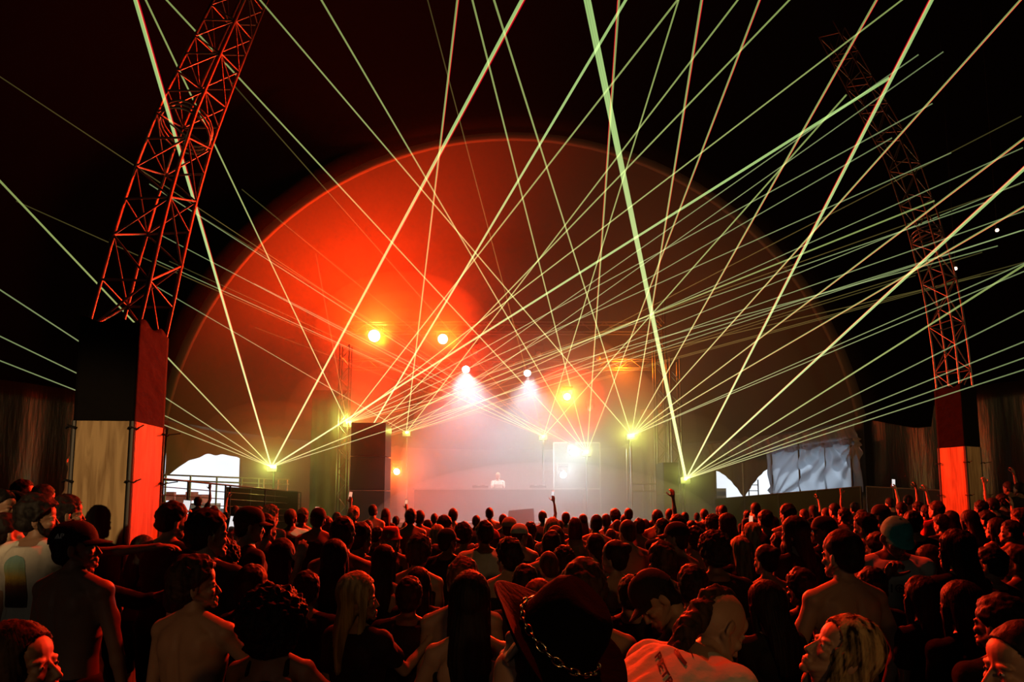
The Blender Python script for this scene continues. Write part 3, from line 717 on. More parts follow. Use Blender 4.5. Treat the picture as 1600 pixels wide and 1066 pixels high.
# ------------------------------------------------------------------ people
def skin(name, col): return mat(name, col, .52, .4, var=(5, .08))
M['skin_fair'] = skin('fair_skin', (.42, .25, .17)); M['skin_tan'] = skin('tanned_skin', (.31, .175, .11)); M['skin_dark'] = skin('dark_skin', (.14, .075, .045))
def hairmat(name, c, streak=None):
    m = mat(name, c, .62, .14); nt = m.node_tree; b = nt.nodes['Principled BSDF']; N = nt.nodes.new; L = nt.links.new
    tc = N('ShaderNodeTexCoord'); mp = N('ShaderNodeMapping'); mp.inputs['Scale'].default_value = (1, 1, .06); L(tc.outputs['Object'], mp.inputs[0])
    n = N('ShaderNodeTexNoise'); n.inputs['Scale'].default_value = 90; n.inputs['Detail'].default_value = 3; L(mp.outputs[0], n.inputs[0])
    bp = N('ShaderNodeBump'); bp.inputs['Strength'].default_value = .6; bp.inputs['Distance'].default_value = .004; L(n.outputs[0], bp.inputs['Height']); L(bp.outputs[0], b.inputs['Normal'])
    cr = N('ShaderNodeValToRGB'); cr.color_ramp.elements[0].position = .40; cr.color_ramp.elements[1].position = .62
    cr.color_ramp.elements[0].color = (*[k * .6 for k in c], 1); cr.color_ramp.elements[1].color = (*(streak or [min(1, k * 1.5) for k in c]), 1)
    n2 = N('ShaderNodeTexNoise'); n2.inputs['Scale'].default_value = 38; L(mp.outputs[0], n2.inputs[0]); L(n2.outputs[0], cr.inputs[0]); L(cr.outputs[0], b.inputs['Base Color'])
    return m
M['hair_black'] = hairmat('black_hair', (.012, .010, .009)); M['hair_brown'] = hairmat('brown_hair', (.045, .024, .014))
M['hair_blond'] = hairmat('blond_hair', (.42, .29, .14)); M['hair_streak'] = hairmat('streaked_hair', (.025, .015, .01), (.55, .40, .20)); M['hair_red'] = hairmat('auburn_hair', (.16, .045, .02))
def cloth(n, c, k=.15): return mat(n, c, .85, .25, bump=(16, .35), var=(7, k))
M['c_black'] = cloth('black_cotton', (.012, .012, .013)); M['c_white'] = cloth('white_cotton', (.72, .68, .60), .05); M['c_grey'] = cloth('grey_cotton', (.16, .16, .17))
M['c_red'] = cloth('red_cotton', (.45, .04, .03)); M['c_denim'] = cloth('dark_denim', (.02, .028, .045)); M['c_teal'] = cloth('teal_cap_cotton', (.07, .52, .52)); M['c_tan'] = cloth('beige_cotton', (.42, .34, .24))
M['c_navy'] = cloth('navy_cotton', (.02, .025, .05))
M['print_dark'] = mat('dark_print', (.02, .02, .02), .7); M['print_white'] = mat('white_print', (.75, .75, .72), .6)
M['gold'] = mat('chain_metal', (.80, .66, .38), .22, .6, metal=1); M['eye'] = mat('eye_white', (.75, .72, .7), .2); M['glass'] = mat('dark_lens', (.01, .01, .01), .1, .8)
M['phone'] = mat('phone_body', (.015, .015, .018), .2, .6); M['bottle'] = mat('clear_plastic', (.8, .85, .85), .15, .5)

def remesh(mb, voxel, smooth=4, dec=None):
    """weld overlapping shapes into one skin; returns vertex array and faces"""
    me = mb.mesh('tmp'); o = bpy.data.objects.new('tmp', me); COL.objects.link(o)
    md = o.modifiers.new('r', 'REMESH'); md.mode = 'VOXEL'; md.voxel_size = voxel
    if smooth: sm = o.modifiers.new('s', 'SMOOTH'); sm.factor = .5; sm.iterations = smooth
    if dec: dm = o.modifiers.new('d', 'DECIMATE'); dm.ratio = dec
    dg = bpy.context.evaluated_depsgraph_get(); dg.update(); m2 = bpy.data.meshes.new_from_object(o.evaluated_get(dg))
    n = len(m2.vertices); V = np.zeros(n * 3); m2.vertices.foreach_get('co', V); V = V.reshape(-1, 3)
    Fc = [tuple(p.vertices) for p in m2.polygons]
    bpy.data.objects.remove(o); bpy.data.meshes.remove(me); bpy.data.meshes.remove(m2)
    return V, Fc
def merge(parts):
    V = []; Fc = []; n = 0
    for v, f in parts:
        V.append(v); Fc += [tuple(i + n for i in q) for q in f]; n += len(v)
    return np.concatenate(V), Fc
def tomesh(name, V, Fc, m, smooth=True):
    me = bpy.data.meshes.new(name); me.from_pydata(V.tolist() if hasattr(V, 'tolist') else V, [], Fc); me.update()
    if smooth: me.polygons.foreach_set('use_smooth', [True] * len(me.polygons))
    me.materials.append(m); return me
def nvec(V): # Blender noise on an array
    return np.array([noise.noise(Vector(p)) for p in V])
def mbarr(mb): return np.array([tuple(p) for p in mb.v]), mb.f

# --- a head, local frame: origin at the neck pivot, +Y is the face, chin about z=.02, crown z=.25
def head_mb(fem=False, beard=False):
    b = MB(); k = .95 if fem else 1
    b.ell((0, -.006, .147), (.075 * k, .096, .104), None, 24, 16)
    b.ell((0, .030, .085), (.060 * k, .062, .088), None, 20, 14)
    b.ell((0, .020, .062), (.056 * k, .058, .048), None, 18, 12)
    for s in (-1, 1):
        b.cap((s * .060 * k, -.002, .078), (s * .022, .074, .030), .018, .015)           # jaw
        b.ell((s * .038 * k, .066, .088), (.024, .020, .020))                            # cheek
        b.ell((s * .033, .079, .131), (.024, .011, .009), (0, 0, -s * .25))              # brow
        b.ell((s * .0315, .0745, .112), (.0145, .013, .0105))                            # eye ball and lids
        b.ell((s * .0785 * k, -.006, .103), (.008, .018, .031), (R(-12), 0, s * .35))    # ear
        b.ell((s * .083 * k, -.016, .112), (.007, .007, .024), (R(-12), 0, 0))
        b.ell((s * .0105, .097, .070), (.0072, .009, .006))                               # nostril
    k2 = .86 if fem else 1
    b.cap((0, .084, .124), (0, .106, .079), .0075 * k2, .0105 * k2); b.ell((0, .108, .075), (.0105 * k2, .0105 * k2, .0085))
    b.ell((0, .091, .047), (.025, .0125, .0068)); b.ell((0, .0895, .0355), (.021, .012, .0068)); b.ell((0, .086, .052), (.02, .012, .014))
    b.ell((0, .081, .016), (.021, .018, .017)); b.ell((0, .079, .028), (.030, .012, .016))
    b.ell((0, .060, .165), (.058 * k, .032, .045))                                       # forehead
    return b
def headrot(yaw, pitch, roll=0):
    """yaw>0 turns toward the person's left (counter-clockwise from above), pitch>0 looks up"""
    return Euler((pitch, roll, yaw), 'XYZ').to_matrix() if False else (Matrix.Rotation(yaw, 3, 'Z') @ Matrix.Rotation(pitch, 3, 'X') @ Matrix.Rotation(roll, 3, 'Y'))

HZ = 1.50
POSE = { # upper arm direction, forearm direction in the body frame (x outward, y forward)
 'down': ((.16, .0, -1), (.05, .18, -1)), 'out': ((.42, -.05, -1), (.30, .15, -1)), 'bent': ((.16, .05, -1), (-.35, .9, .12)), 'chest': ((.18, .25, -1), (-.55, .5, .65)),
 'phone': ((.30, .65, -.15), (-.15, .30, 1)), 'high': ((.30, .25, 1), (-.08, .1, 1)), 'side': ((1, .25, .02), (.1, .15, 1)), 'reach': ((1, .25, -.1), (1, .2, .12)),
 'hip': ((.60, -.10, -1), (-.60, .30, -.7)), 'face': ((.15, .55, -.75), (-.42, .25, 1)), 'elbow': ((.55, .2, -.85), (.25, .45, 1)), 'hug': ((.75, .6, .1), (.6, .7, .1)),
 'lean': ((.25, .45, -1), (-.1, .6, -.6))}
def hand(b, W, d, nrm, s, curl, sc=1.0):
    """palm and five fingers as one set of shapes; d along the forearm, nrm = palm side"""
    d = Vector(d).normalized(); nrm = Vector(nrm); nrm = (nrm - d * nrm.dot(d)).normalized(); x = d.cross(nrm) * s
    Mx = Matrix((x, d, nrm)).transposed(); T = lambda p: W + Mx @ (Vector(p) * sc)
    b.ell(T((0, .045, 0)), (.038 * sc, .048 * sc, .015 * sc), Mx, 14, 10); b.cap(W - d * .02, T((0, .03, 0)), .024 * sc, .026 * sc)
    for i, (fx, L, dy) in enumerate(((-.028, .070, .078), (-.0095, .079, .084), (.009, .074, .082), (.027, .058, .074))):
        p = Vector((fx, dy, 0)); a = 0; c = curl[i] if isinstance(curl, (list, tuple)) else curl
        for k, fr in enumerate((.45, .32, .23)):
            a += c * (.55 if k == 0 else .8); q = p + Vector((fx * .12, math.cos(a), math.sin(a))) * L * fr
            b.cap(T(p), T(q), (.0092 - .0008 * k) * sc, (.0086 - .0009 * k) * sc, 8, 3); p = q
    p = Vector((-.030, .018, .004)); c = curl[4] if isinstance(curl, (list, tuple)) and len(curl) > 4 else .5
    for k, (L, v) in enumerate(((.038, (-.75, .62, .25)), (.030, (-.45, .80, .25 + .4 * c)), (.024, (-.15, .85, .3 + .5 * c)))):
        q = p + Vector(v).normalized() * L; b.cap(T(p), T(q), (.0125 - .0015 * k) * sc, (.011 - .0015 * k) * sc, 8, 3); p = q
    return T((0, .09, .03))

def smooth01(x): x = np.clip(x, 0, 1); return x * x * (3 - 2 * x)

class Person:
    def __init__(s, q=0, fem=False, armL='down', armR='down', head=(0, 0, 0), bend=0, twist=0, curlL=.5, curlR=.5, build=1.0, lean=0, custom=None):
        s.q = q; s.fem = fem; s.head = headrot(*[R(a) for a in head]); s.bend = R(bend); s.twist = R(twist); s.lean = R(lean); s.build = build; s.parts = []; s.grip = {}
        vb = (.020, .015, .010)[q]; f = fem
        sw = (.155 if f else .182) * build; s.sw = sw
        b = MB()
        s.torso = ([(.84, .150, .098, .0), (.90, .165, .112, -.008), (.97, .158, .108, -.004), (1.06, .122, .088, .004), (1.14, .125, .088, .006), (1.24, .142, .100, .006), (1.33, .150, .102, .004), (1.40, .146, .085, -.004), (1.45, .095, .062, -.010), (1.485, .055, .052, -.008)] if f else
                   [(.84, .150, .095, .0), (.90, .158, .105, -.004), (.97, .152, .102, .0), (1.06, .142, .096, .004), (1.14, .150, .100, .006), (1.24, .170, .112, .006), (1.33, .182, .116, .002), (1.40, .172, .095, -.006), (1.45, .110, .070, -.012), (1.49, .062, .060, -.010)])
        s.torso = [(z, rx * build, ry * build, yo) for z, rx, ry, yo in s.torso]
        b.loft(s.torso, 28, 2.3)
        b.cap((0, -.012, 1.42), (0, .004, 1.545), .055 if not f else .046, .050 if not f else .042)
        for sx in (-1, 1):
            b.cap((sx * .045, -.018, 1.475), (sx * sw * .92, -.006, 1.415), .040 if not f else .032, .046 if not f else .038)       # trapezius
            b.ell((sx * sw, 0, 1.395), (.058 * build if not f else .046, .058 if not f else .048, .062))
            b.ell((sx * .085, -.080, 1.33), (.058, .030, .075), (0, 0, sx * .2))                      # shoulder blade
            if f: b.ell((sx * .072, .080, 1.27), (.058, .052, .055))
            else: b.ell((sx * .078, .078, 1.32), (.075, .040, .055))
            b.cap((sx * .088, 0, .88), (sx * .100, .012, .50), .088 if not f else .092, .056); b.cap((sx * .100, .010, .50), (sx * .105, -.01, .10), .052, .036)
            b.ell((sx * .102, -.022, .36), (.045, .048, .10)); b.cap((sx * .106, -.03, .045), (sx * .112, .12, .030), .036, .026); b.ell((sx * .082, -.055, .88), (.078, .068, .085))
        s.arm = {}; hp = []
        for sx, ps, cu in ((-1, armL, curlL), (1, armR, curlR)):
            u, fo = POSE[ps] if isinstance(ps, str) else ps
            u = Vector((u[0] * sx, u[1], u[2])).normalized(); fo = Vector((fo[0] * sx, fo[1], fo[2])).normalized()
            S = Vector((sx * sw, 0, 1.395)); ul = .285 if not f else .265; fl = .245 if not f else .228
            if u.z > .2: S.z += .035
            E = S + u * ul; Wp = E + fo * fl; s.arm[sx] = (S, E, Wp)
            k = .88 if f else 1.0
            b.cap(S, E, .049 * k * build, .037 * k); b.ell(S.lerp(E, .5) + Vector((0, .012, 0)), (.044 * k, .044 * k, .075), u.to_track_quat('Z', 'Y').to_matrix())
            b.cap(E, Wp, .037 * k, .025 * k); b.ell(E.lerp(Wp, .3), (.038 * k, .038 * k, .07), fo.to_track_quat('Z', 'Y').to_matrix())
            hb = MB(); n0 = Vector((-sx, .2, 0)) if abs(fo.z) > .6 and fo.z < 0 else Vector((-sx * .3, 1, .1)) if fo.z > .5 else Vector((-sx * .2, 0, -1))
            s.grip[sx] = (hand(hb, Wp + fo * .012, fo, n0, -sx, cu, .95 if f else 1.05), fo)
            hp.append(remesh(hb, (.011, .008, .0055)[q], 2))
        V, Fc = remesh(b, vb, 5)
        if q == 2:
            y = V[:, 1]; z = V[:, 2]; x = V[:, 0]
            back = (y < .01) & (z > .98) & (z < 1.44) & (np.abs(x) < .17)
            gro = .013 * np.exp(-(x / .016) ** 2) * smooth01((z - .98) / .1) * smooth01((1.46 - z) / .12)
            rid = -.006 * np.exp(-((np.abs(x) - .045) / .02) ** 2) * smooth01((z - .98) / .1) * smooth01((1.32 - z) / .1)
            V[:, 1] += np.where(back, gro + rid, 0)
        hV, hF = remesh(head_mb(f), (.014, .009, .0042)[q], (3, 3, 3)[q])
        hV = s.place_head(hV)
        V, Fc = merge([(V, Fc), (hV, hF)] + hp)
        s.body = (V, Fc)
    def place_head(s, V):
        V = np.asarray(V, dtype=float); m = np.array(s.head); return V @ m.T + np.array([0, .004, HZ])
    def warp(s, V):
        V = np.asarray(V, dtype=float).copy(); z = V[:, 2]; k = smooth01((z - .86) / .5)
        # twist, then bend forward / lean sideways about the waist, level by level
        a = s.twist * k; c, sn = np.cos(a), np.sin(a); x, y = V[:, 0] * c - V[:, 1] * sn, V[:, 0] * sn + V[:, 1] * c; V[:, 0], V[:, 1] = x, y
        if s.bend:
            a = -s.bend * k; c, sn = np.cos(a), np.sin(a); y, zz = V[:, 1], V[:, 2] - .98
            V[:, 1], V[:, 2] = y * c - zz * sn * 1.0, .98 + y * sn + zz * c
        if s.lean:
            a = s.lean * k; c, sn = np.cos(a), np.sin(a); x, zz = V[:, 0], V[:, 2] - .98
            V[:, 0], V[:, 2] = x * c + zz * sn, .98 - x * sn + zz * c
        return V
    def wp(s, p): return Vector(s.warp(np.array([tuple(p)]))[0])
    def hp(s, p): return s.place_head(np.array([tuple(p)]))[0]
    # ---- garments
    def shirt(s, m, sleeve=.55, low=.86, infl=.014, neck=1.455, name='t_shirt', strap=False, amp=.004):
        b = MB(); T = [(z, rx + infl, ry + infl * .9, yo) for z, rx, ry, yo in s.torso if low - .03 <= z <= (1.36 if strap else neck)]
        T = [(low, T[0][1] + .012, T[0][2] + .012, T[0][3]), (low + .03, T[0][1] + .010, T[0][2] + .010, T[0][3])] + [q_ for q_ in T[1:] if q_[0] > low + .04]
        if strap: T.append((1.385, T[-1][1] * .62, T[-1][2] * .92, T[-1][3]))
        b.loft(T, 28, 2.3)
        f = s.fem
        for sx in (-1, 1):
            if f: b.ell((sx * .072, .082, 1.27), (.058 + infl * .7, .052 + infl * .7, .055 + infl * .7))
            else: b.ell((sx * .078, .078, 1.32), (.075 + infl * .6, .040 + infl * .7, .055 + infl * .6))
            if strap:
                b.cap((sx * .085, -.085, 1.36), (sx * .078, -.03, 1.462), .022, .018); b.cap((sx * .078, -.03, 1.462), (sx * .075, .06, 1.36), .018, .022)
            else:
                k = .88 if f else 1; b.cap((sx * .07, -.018, 1.452), (sx * s.sw * .92, -.006, 1.415), .046 * k, .052 * k + infl * .5)
                b.ell((sx * s.sw, 0, 1.395), (.062 * k * s.build + infl, .060 * k + infl, .064 + infl))
                b.ell((sx * .085, -.080, 1.33), (.058 + infl * .6, .030 + infl, .075 + infl * .6), (0, 0, sx * .2))
                if sleeve > .05:
                    S, E, Wp = s.arm[sx]; e = S.lerp(E, min(1, sleeve)); b.cap(S, e, .052 * k * s.build + infl, .048 * k + infl, 14, 1)
                    if sleeve > 1: b.cap(E, E.lerp(Wp, sleeve - 1), .044 * k + infl, .034 * k + infl, 14, 1)
        V, Fc = remesh(b, (.020, .014, .010)[s.q], 3)
        if s.q >= 1:
            n = nvec(V * np.array([14, 14, 6])) * amp * 1.6 + nvec(V * np.array([30, 30, 11]) + 5) * amp; V = V + s.outward(V) * n[:, None]
        s.parts.append((name, s.warp(V), Fc, m)); return s
    def outward(s, V):
        d = V.copy(); d[:, 2] = 0; L = np.linalg.norm(d, axis=1) + 1e-6; return d / L[:, None]
    def bikini(s, m):
        b = MB(); T = [(1.235, s.torso[5][1] + .004, s.torso[5][2] + .003, .006), (1.285, s.torso[5][1] + .008, s.torso[5][2] + .006, .005)]; b.loft(T, 28, 2.3)
        for sx in (-1, 1): b.ell((sx * .072, .082, 1.27), (.060, .056, .052)); b.cap((sx * .06, -.095, 1.27), (sx * .065, -.03, 1.462), .006, .006); b.cap((sx * .065, -.03, 1.462), (sx * .07, .09, 1.33), .006, .006)
        V, Fc = remesh(b, (.016, .011, .008)[s.q], 1); s.parts.append(('bikini_top', s.warp(V), Fc, m)); return s
    def legs(s, m, long=False, name=None):
        b = MB(); T = [(z, rx + .014, ry + .014, yo) for z, rx, ry, yo in s.torso if z < 1.0]; b.loft(T, 24, 2.3)
        for sx in (-1, 1):
            b.cap((sx * .090, 0, .88), (sx * .104, .010, .50), .108, .082, 14, 2); b.ell((sx * .082, -.055, .88), (.090, .082, .095))
            if long: b.cap((sx * .104, .008, .52), (sx * .108, -.005, .09), .078, .060, 14, 1)
        V, Fc = remesh(b, (.026, .020, .016)[s.q], 2); s.parts.append((name or ('trousers' if long else 'shorts'), s.warp(V), Fc, m)); return s
    # ---- hair
    def hair(s, kind, m, seed=0, length=.42):
        q = s.q; vx = (.015, .010, .0065)[q]; b = MB(); amp = .006; fr = 22
        if kind in ('short', 'fade', 'tousled', 'buzz', 'thick', 'curly'):
            t = {'short': .013, 'fade': .008, 'tousled': .018, 'buzz': .004, 'thick': .024, 'curly': .026}[kind]
            amp = {'short': .010, 'fade': .004, 'tousled': .014, 'buzz': .001, 'thick': .011, 'curly': .014}[kind]; fr = {'curly': 34, 'tousled': 26}.get(kind, 22)
            b.ell((0, -.010, .150 + t * .6), (.077 + t, .097 + t, .104 + t), None, 28, 18); b.ell((0, -.055, .095), (.060 + t, .045 + t, .058), None, 20, 12)
        elif kind in ('long', 'straight', 'wavy', 'blown', 'mohawk', 'braid'):
            t = .013; amp = .004 if kind != 'wavy' else .010
            if kind in ('mohawk',):
                b.ell((0, -.022, .165), (.050, .100, .098), None, 24, 16); b.ell((0, -.085, .105), (.05, .045, .085)); b.ell((0, -.105, .03), (.055, .04, .09)); b.ell((0, -.10, -.06), (.05, .035, .08)); amp = .010; fr = 34
            else:
                b.ell((0, -.010, .154), (.080 + t, .098 + t, .105 + t), None, 28, 18)
                if kind == 'braid': 
                    b.ell((0, -.07, .07), (.05, .04, .07))
                    for i in range(9): b.ell((.008 * math.sin(i * 2.5), -.095 - .004 * i, .03 - .045 * i), (.026 - .001 * i, .022, .030))
                elif kind == 'blown':
                    b.ell((0, -.05, .07), (.08, .06, .09)); 
                    for i in range(7): b.cap((-.03 - .01 * i, -.05, .10 - .02 * i), (-.15 - .012 * i, -.02, -.05 - .022 * i), .032, .010)
                    b.loft([(-.12, .06, .04, -.07), (.0, .08, .05, -.065), (.14, .088, .07, -.04)], 24)
                else:
                    z0 = .14 - length; w = .088 if kind == 'straight' else .098
                    secs = [(z0, .04, .02, -.10), (z0 + .04, .075, .030, -.10), (z0 + .14, w + .006, .038, -.098), (-.04, w + .004, .046, -.085), (.03, w, .056, -.06), (.09, w - .004, .070, -.035), (.15, w - .004, .09, -.014)]
                    secs = sorted([q_ for q_ in secs]); b.loft(secs, 30, 2.4)
                    for sx in (-1, 1): b.cap((sx * .075, .03, .12), (sx * .080, .015, -.02), .022, .020); b.cap((sx * .080, .015, -.02), (sx * .088, -.02, -.16), .020, .008)
        elif kind == 'bob':
            b.ell((0, -.010, .154), (.094, .112, .12), None, 28, 18); b.loft([(-.03, .085, .06, -.045), (.03, .10, .078, -.035), (.10, .098, .085, -.025), (.15, .094, .09, -.015)], 28); amp = .006
        elif kind == 'bun':
            b.ell((0, -.010, .152), (.086, .105, .112), None, 26, 16); b.ell((0, -.05, .085), (.06, .045, .05)); b.ell((0, -.10, .205), (.045, .045, .042)); amp = .004
        elif kind == 'pony':
            b.ell((0, -.010, .152), (.086, .105, .112), None, 26, 16); b.ell((0, -.055, .085), (.055, .045, .05)); b.ell((0, -.115, .17), (.03, .03, .03)); b.cap((0, -.125, .165), (0, -.145, -.02), .034, .022); b.cap((0, -.145, -.02), (0, -.13, -.12), .022, .008); amp = .005
        elif kind == 'afro':
            b.ell((0, -.03, .150), (.150, .155, .150), None, 32, 20); b.ell((0, -.05, .05), (.115, .10, .08)); amp = .022; fr = 30
        elif kind == 'undercap':
            b.ell((0, -.010, .146), (.081, .100, .100), None, 26, 16); b.ell((0, -.055, .085), (.064, .045, .055)); amp = .003
        V, Fc = remesh(b, vx, 2)
        if q >= 1 or kind in ('afro', 'curly'):
            c = np.array([0, -.01, .13]); d = V - c; d[:, 2] = np.where(V[:, 2] < .1, 0, d[:, 2]); L = np.linalg.norm(d, axis=1) + 1e-6; d = d / L[:, None]
            st = np.array([1, 1, .18]) if kind in ('long', 'straight', 'wavy', 'pony', 'bob') else np.array([1, 1, 1.0])
            n = nvec(V * fr * st + seed) + .6 * nvec(V * fr * 2.1 * st + seed + 9); V = V + d * (n * amp)[:, None]
            if kind in ('long', 'straight', 'wavy', 'bob', 'blown'):
                a = np.arctan2(V[:, 0], -V[:, 1] - .0); V = V + d * (.0022 * np.sin(a * 46 + 4 * nvec(V * 6 + seed)))[:, None]
        # keep the face clear: pull hair that lies below the hairline inside the head
        y = V[:, 1]; z = V[:, 2]; x = np.abs(V[:, 0])
        line = np.interp(y, [-.06, -.02, .0, .03, .06, .085, .12], [-9, .05 if kind not in ('fade', 'buzz') else .09, .115, .150, .178, .205, .21])
        if kind in ('long', 'straight', 'wavy', 'bob'): line = np.interp(y, [-.02, .03, .06, .085, .12], [-9, -9, .165, .205, .21])
        if kind == 'blown': line = np.interp(y, [.0, .03, .06, .085, .12], [-9, .1, .165, .205, .21])
        if kind == 'mohawk': line = np.where((x < .06), np.interp(y, [-.02, .03, .085], [-9, .19, .215]), -9)
        below = z < line
        c = np.array([0, .0, .12]); k = np.where(below, smooth01((line - z) / .012 + .3), 0)[:, None]
        tgt = c + (V - c) * np.array([.55, .55, .8]); V = V * (1 - k) + tgt * k
        s.parts.append(('hair', s.warp(s.place_head(V)), Fc, m)); return s
    def onhead(s, name, mb_or, m, voxel=None, smooth=2):
        V, Fc = remesh(mb_or, voxel, smooth) if voxel else mbarr(mb_or)
        s.parts.append((name, s.warp(s.place_head(V)), Fc, m)); return s
    def cap(s, m, back=False, brim=None):
        d = MB(); secs = []
        for i in range(9):
            t = i / 8 * math.pi / 2; secs.append((.150 + .112 * math.sin(t), max(.004, .090 * math.cos(t) ** .8), max(.004, .110 * math.cos(t) ** .8), -.006))
        d.loft([(.146, .090, .110, -.006)] + secs, 32); s.onhead('cap_crown', d, m)
        s.parts[-1] = ('cap', *s.parts[-1][1:])
        V = []; Fc = []; n = 16; sg = -1 if back else 1
        for j in range(6):
            for i in range(n + 1):
                a = -1.15 + 2.3 * i / n; r = 1 + .62 * j / 5 * math.cos(a * .9) ** .7 if abs(a * .9) < 1.57 else 1
                V.append((.089 * math.sin(a) * (1 + .05 * j / 5), sg * (.106 * math.cos(a) * r) - .006, .156 - .020 * (j / 5) * (1 - .6 * math.cos(a)) - .014 * j / 5))
        for j in range(5):
            for i in range(n): a = j * (n + 1) + i; Fc.append((a, a + 1, a + n + 2, a + n + 1))
        V2 = [(x, y, z - .006) for x, y, z in V]; nn = len(V); Fc2 = Fc + [tuple(reversed([i + nn for i in f])) for f in Fc]
        for i in range(n): a = 5 * (n + 1) + i; Fc2.append((a, a + 1, a + 1 + nn, a + nn))
        b = MB().add(V + V2, Fc2); s.onhead('cap_brim', b, brim or m)
        if s.q == 2:
            b = MB(); b.ell((0, -.006, .263), (.008, .008, .005)); s.onhead('cap_button', b, m)
        return s
    def bucket(s, m):
        b = MB(); b.loft([(.135, .125, .140, -.006), (.142, .123, .138, -.006), (.165, .098, .118, -.006), (.22, .088, .104, -.006), (.262, .075, .088, -.006), (.268, .05, .06, -.006)], 32); return s.onhead('bucket_hat', b, m)
    def glasses(s, z=.112, y=.090, up=False):
        b = MB()
        for sx in (-1, 1):
            b.ell((sx * .034, y, z), (.027, .006, .020)); b.tube([(sx * .058, y - .004, z + .004), (sx * .084, -.01, z + .004)], .003, 6)
        b.tube([(-.01, y + .004, z + .004), (.01, y + .004, z + .004)], .003, 6); return s.onhead('sunglasses', b, M['glass'])
    def eyes(s):
        for sx in (-1, 1):
            b = MB(); b.ell((sx * .0315, .0795, .112), (.0100, .0095, .0065), None, 12, 8); s.onhead('eye', b, M['eye'])
            b = MB(); b.ell((sx * .0315, .0885, .112), (.0045, .0025, .0045), None, 10, 6); s.onhead('iris', b, M['print_dark'])
        return s
    def beard(s, m):
        b = MB(); b.ell((0, .045, .040), (.062, .056, .042)); b.ell((0, .078, .015), (.034, .024, .024))
        for sx in (-1, 1): b.cap((sx * .066, .002, .10), (sx * .056, .03, .04), .014, .018); b.ell((sx * .018, .094, .056), (.016, .009, .005))
        return s.onhead('beard', b, m, (.012, .008, .005)[s.q], 1)
    def build_at(s, px, ytop, Y, yaw, skinm, label, fix=None, group=None, dz=0.0):
        """place so that the crown of the head shows at pixel (px, ytop) at distance Y"""
        V, Fc = s.body; V = s.warp(V); me = tomesh('person', V, Fc, skinm)
        allV = np.concatenate([s.warp(s.place_head(np.array([[0, -.01, .252], [0, -.01, .15]])))] + [p[1] for p in s.parts if p[0] in ('hair', 'cap', 'bucket_hat')])
        top = allV[:, 2].max(); hc = s.warp(s.place_head(np.array([[0, .0, .13]])))[0]
        ry = R(yaw); P = at(px, ytop, Y); gx = P.x - (hc[0] * math.cos(ry) - hc[1] * math.sin(ry)); gy = Y - (hc[0] * math.sin(ry) + hc[1] * math.cos(ry))
        g = gz(gx) + dz; sc = (P.z - g) / top
        lo, hi = (.90, 1.12); sc0 = sc; sc = max(lo, min(hi, sc))
        o = link('person', me, None, None); o.location = (gx, gy, g); o.rotation_euler = (0, 0, ry); o.scale = (sc,) * 3
        tag(o, label, 'person', group)
        for n, v, f, m in s.parts:
            c = link(n, tomesh(n, v, f, m), None, o)
        s.o = o; s.sc = sc
        if abs(sc - sc0) > .02: print('SCALE', label[:40], round(sc0, 2))
        s.Mw = Matrix.Translation((gx, gy, g)) @ Matrix.Rotation(ry, 4, 'Z') @ Matrix.Scale(sc, 4)
        return o
    def world(s, p): return s.Mw @ s.wp(p)
def phone(P, d, up, label, glow=None):
    t = empty('phone', P); z = Vector(up).normalized(); y = Vector(d); y = (y - z * y.dot(z)).normalized(); x = y.cross(z)
    t.rotation_euler = Matrix((x, y, z)).transposed().to_euler()
    b = MB(); b.box((0, 0, .0), (.072, .008, .148)); o = b.obj('case', M['phone'], t)
    md = o.modifiers.new('b', 'BEVEL'); md.width = .003; md.segments = 2
    MB().box((0, .0045, .0), (.064, .001, .138)).obj('screen', M[glow] if glow else M['phone'], t)
    tag(t, label, 'phone'); return t
# ------------------------------------------------------------------ decals that lie on clothing
def textmesh(txt, size, bold=.0):
    cu = bpy.data.curves.new('t', 'FONT'); cu.body = txt; cu.size = size; cu.align_x = 'CENTER'; cu.align_y = 'CENTER'; cu.offset = bold; cu.resolution_u = 3
    o = bpy.data.objects.new('t', cu); COL.objects.link(o); dg = bpy.context.evaluated_depsgraph_get(); dg.update()
    me = bpy.data.meshes.new_from_object(o.evaluated_get(dg)); bpy.data.objects.remove(o)
    bm = bmesh.new(); bm.from_mesh(me); bmesh.ops.triangulate(bm, faces=bm.faces); bmesh.ops.subdivide_edges(bm, edges=[e for e in bm.edges if e.calc_length() > size * .25], cuts=1)
    V = [v.co.copy() for v in bm.verts]; Fc = [tuple(v.index for v in f.verts) for f in bm.faces]; bm.free(); return V, Fc
def project(person, part, V, Fc, c, ax, ay, dirn, name, m, off=.003, label=None):
    """lay a flat pattern on a garment: world centre c, pattern axes ax/ay, thrown along dirn"""
    child = [ch for ch in person.o.children if ch.name.split('.')[0] == part][0]; me = child.data; Mw = person.Mw
    bv = BVHTree.FromPolygons([Mw @ v.co for v in me.vertices], [tuple(p.vertices) for p in me.polygons])
    inv = Mw.inverted(); out = []; dirn = Vector(dirn).normalized(); last = Vector(c)
    for v in V:
        p = Vector(c) + Vector(ax) * v[0] + Vector(ay) * v[1] - dirn * .6; h = bv.ray_cast(p, dirn, 1.5)
        if h[0] is not None: last = h[0] + (h[1] if h[1].dot(dirn) < 0 else -h[1]) * off
        out.append(inv @ last)
    o = link(name, tomesh(name, [tuple(p) for p in out], Fc, m, False), None, child)
    if label: o['label'] = label
    return o
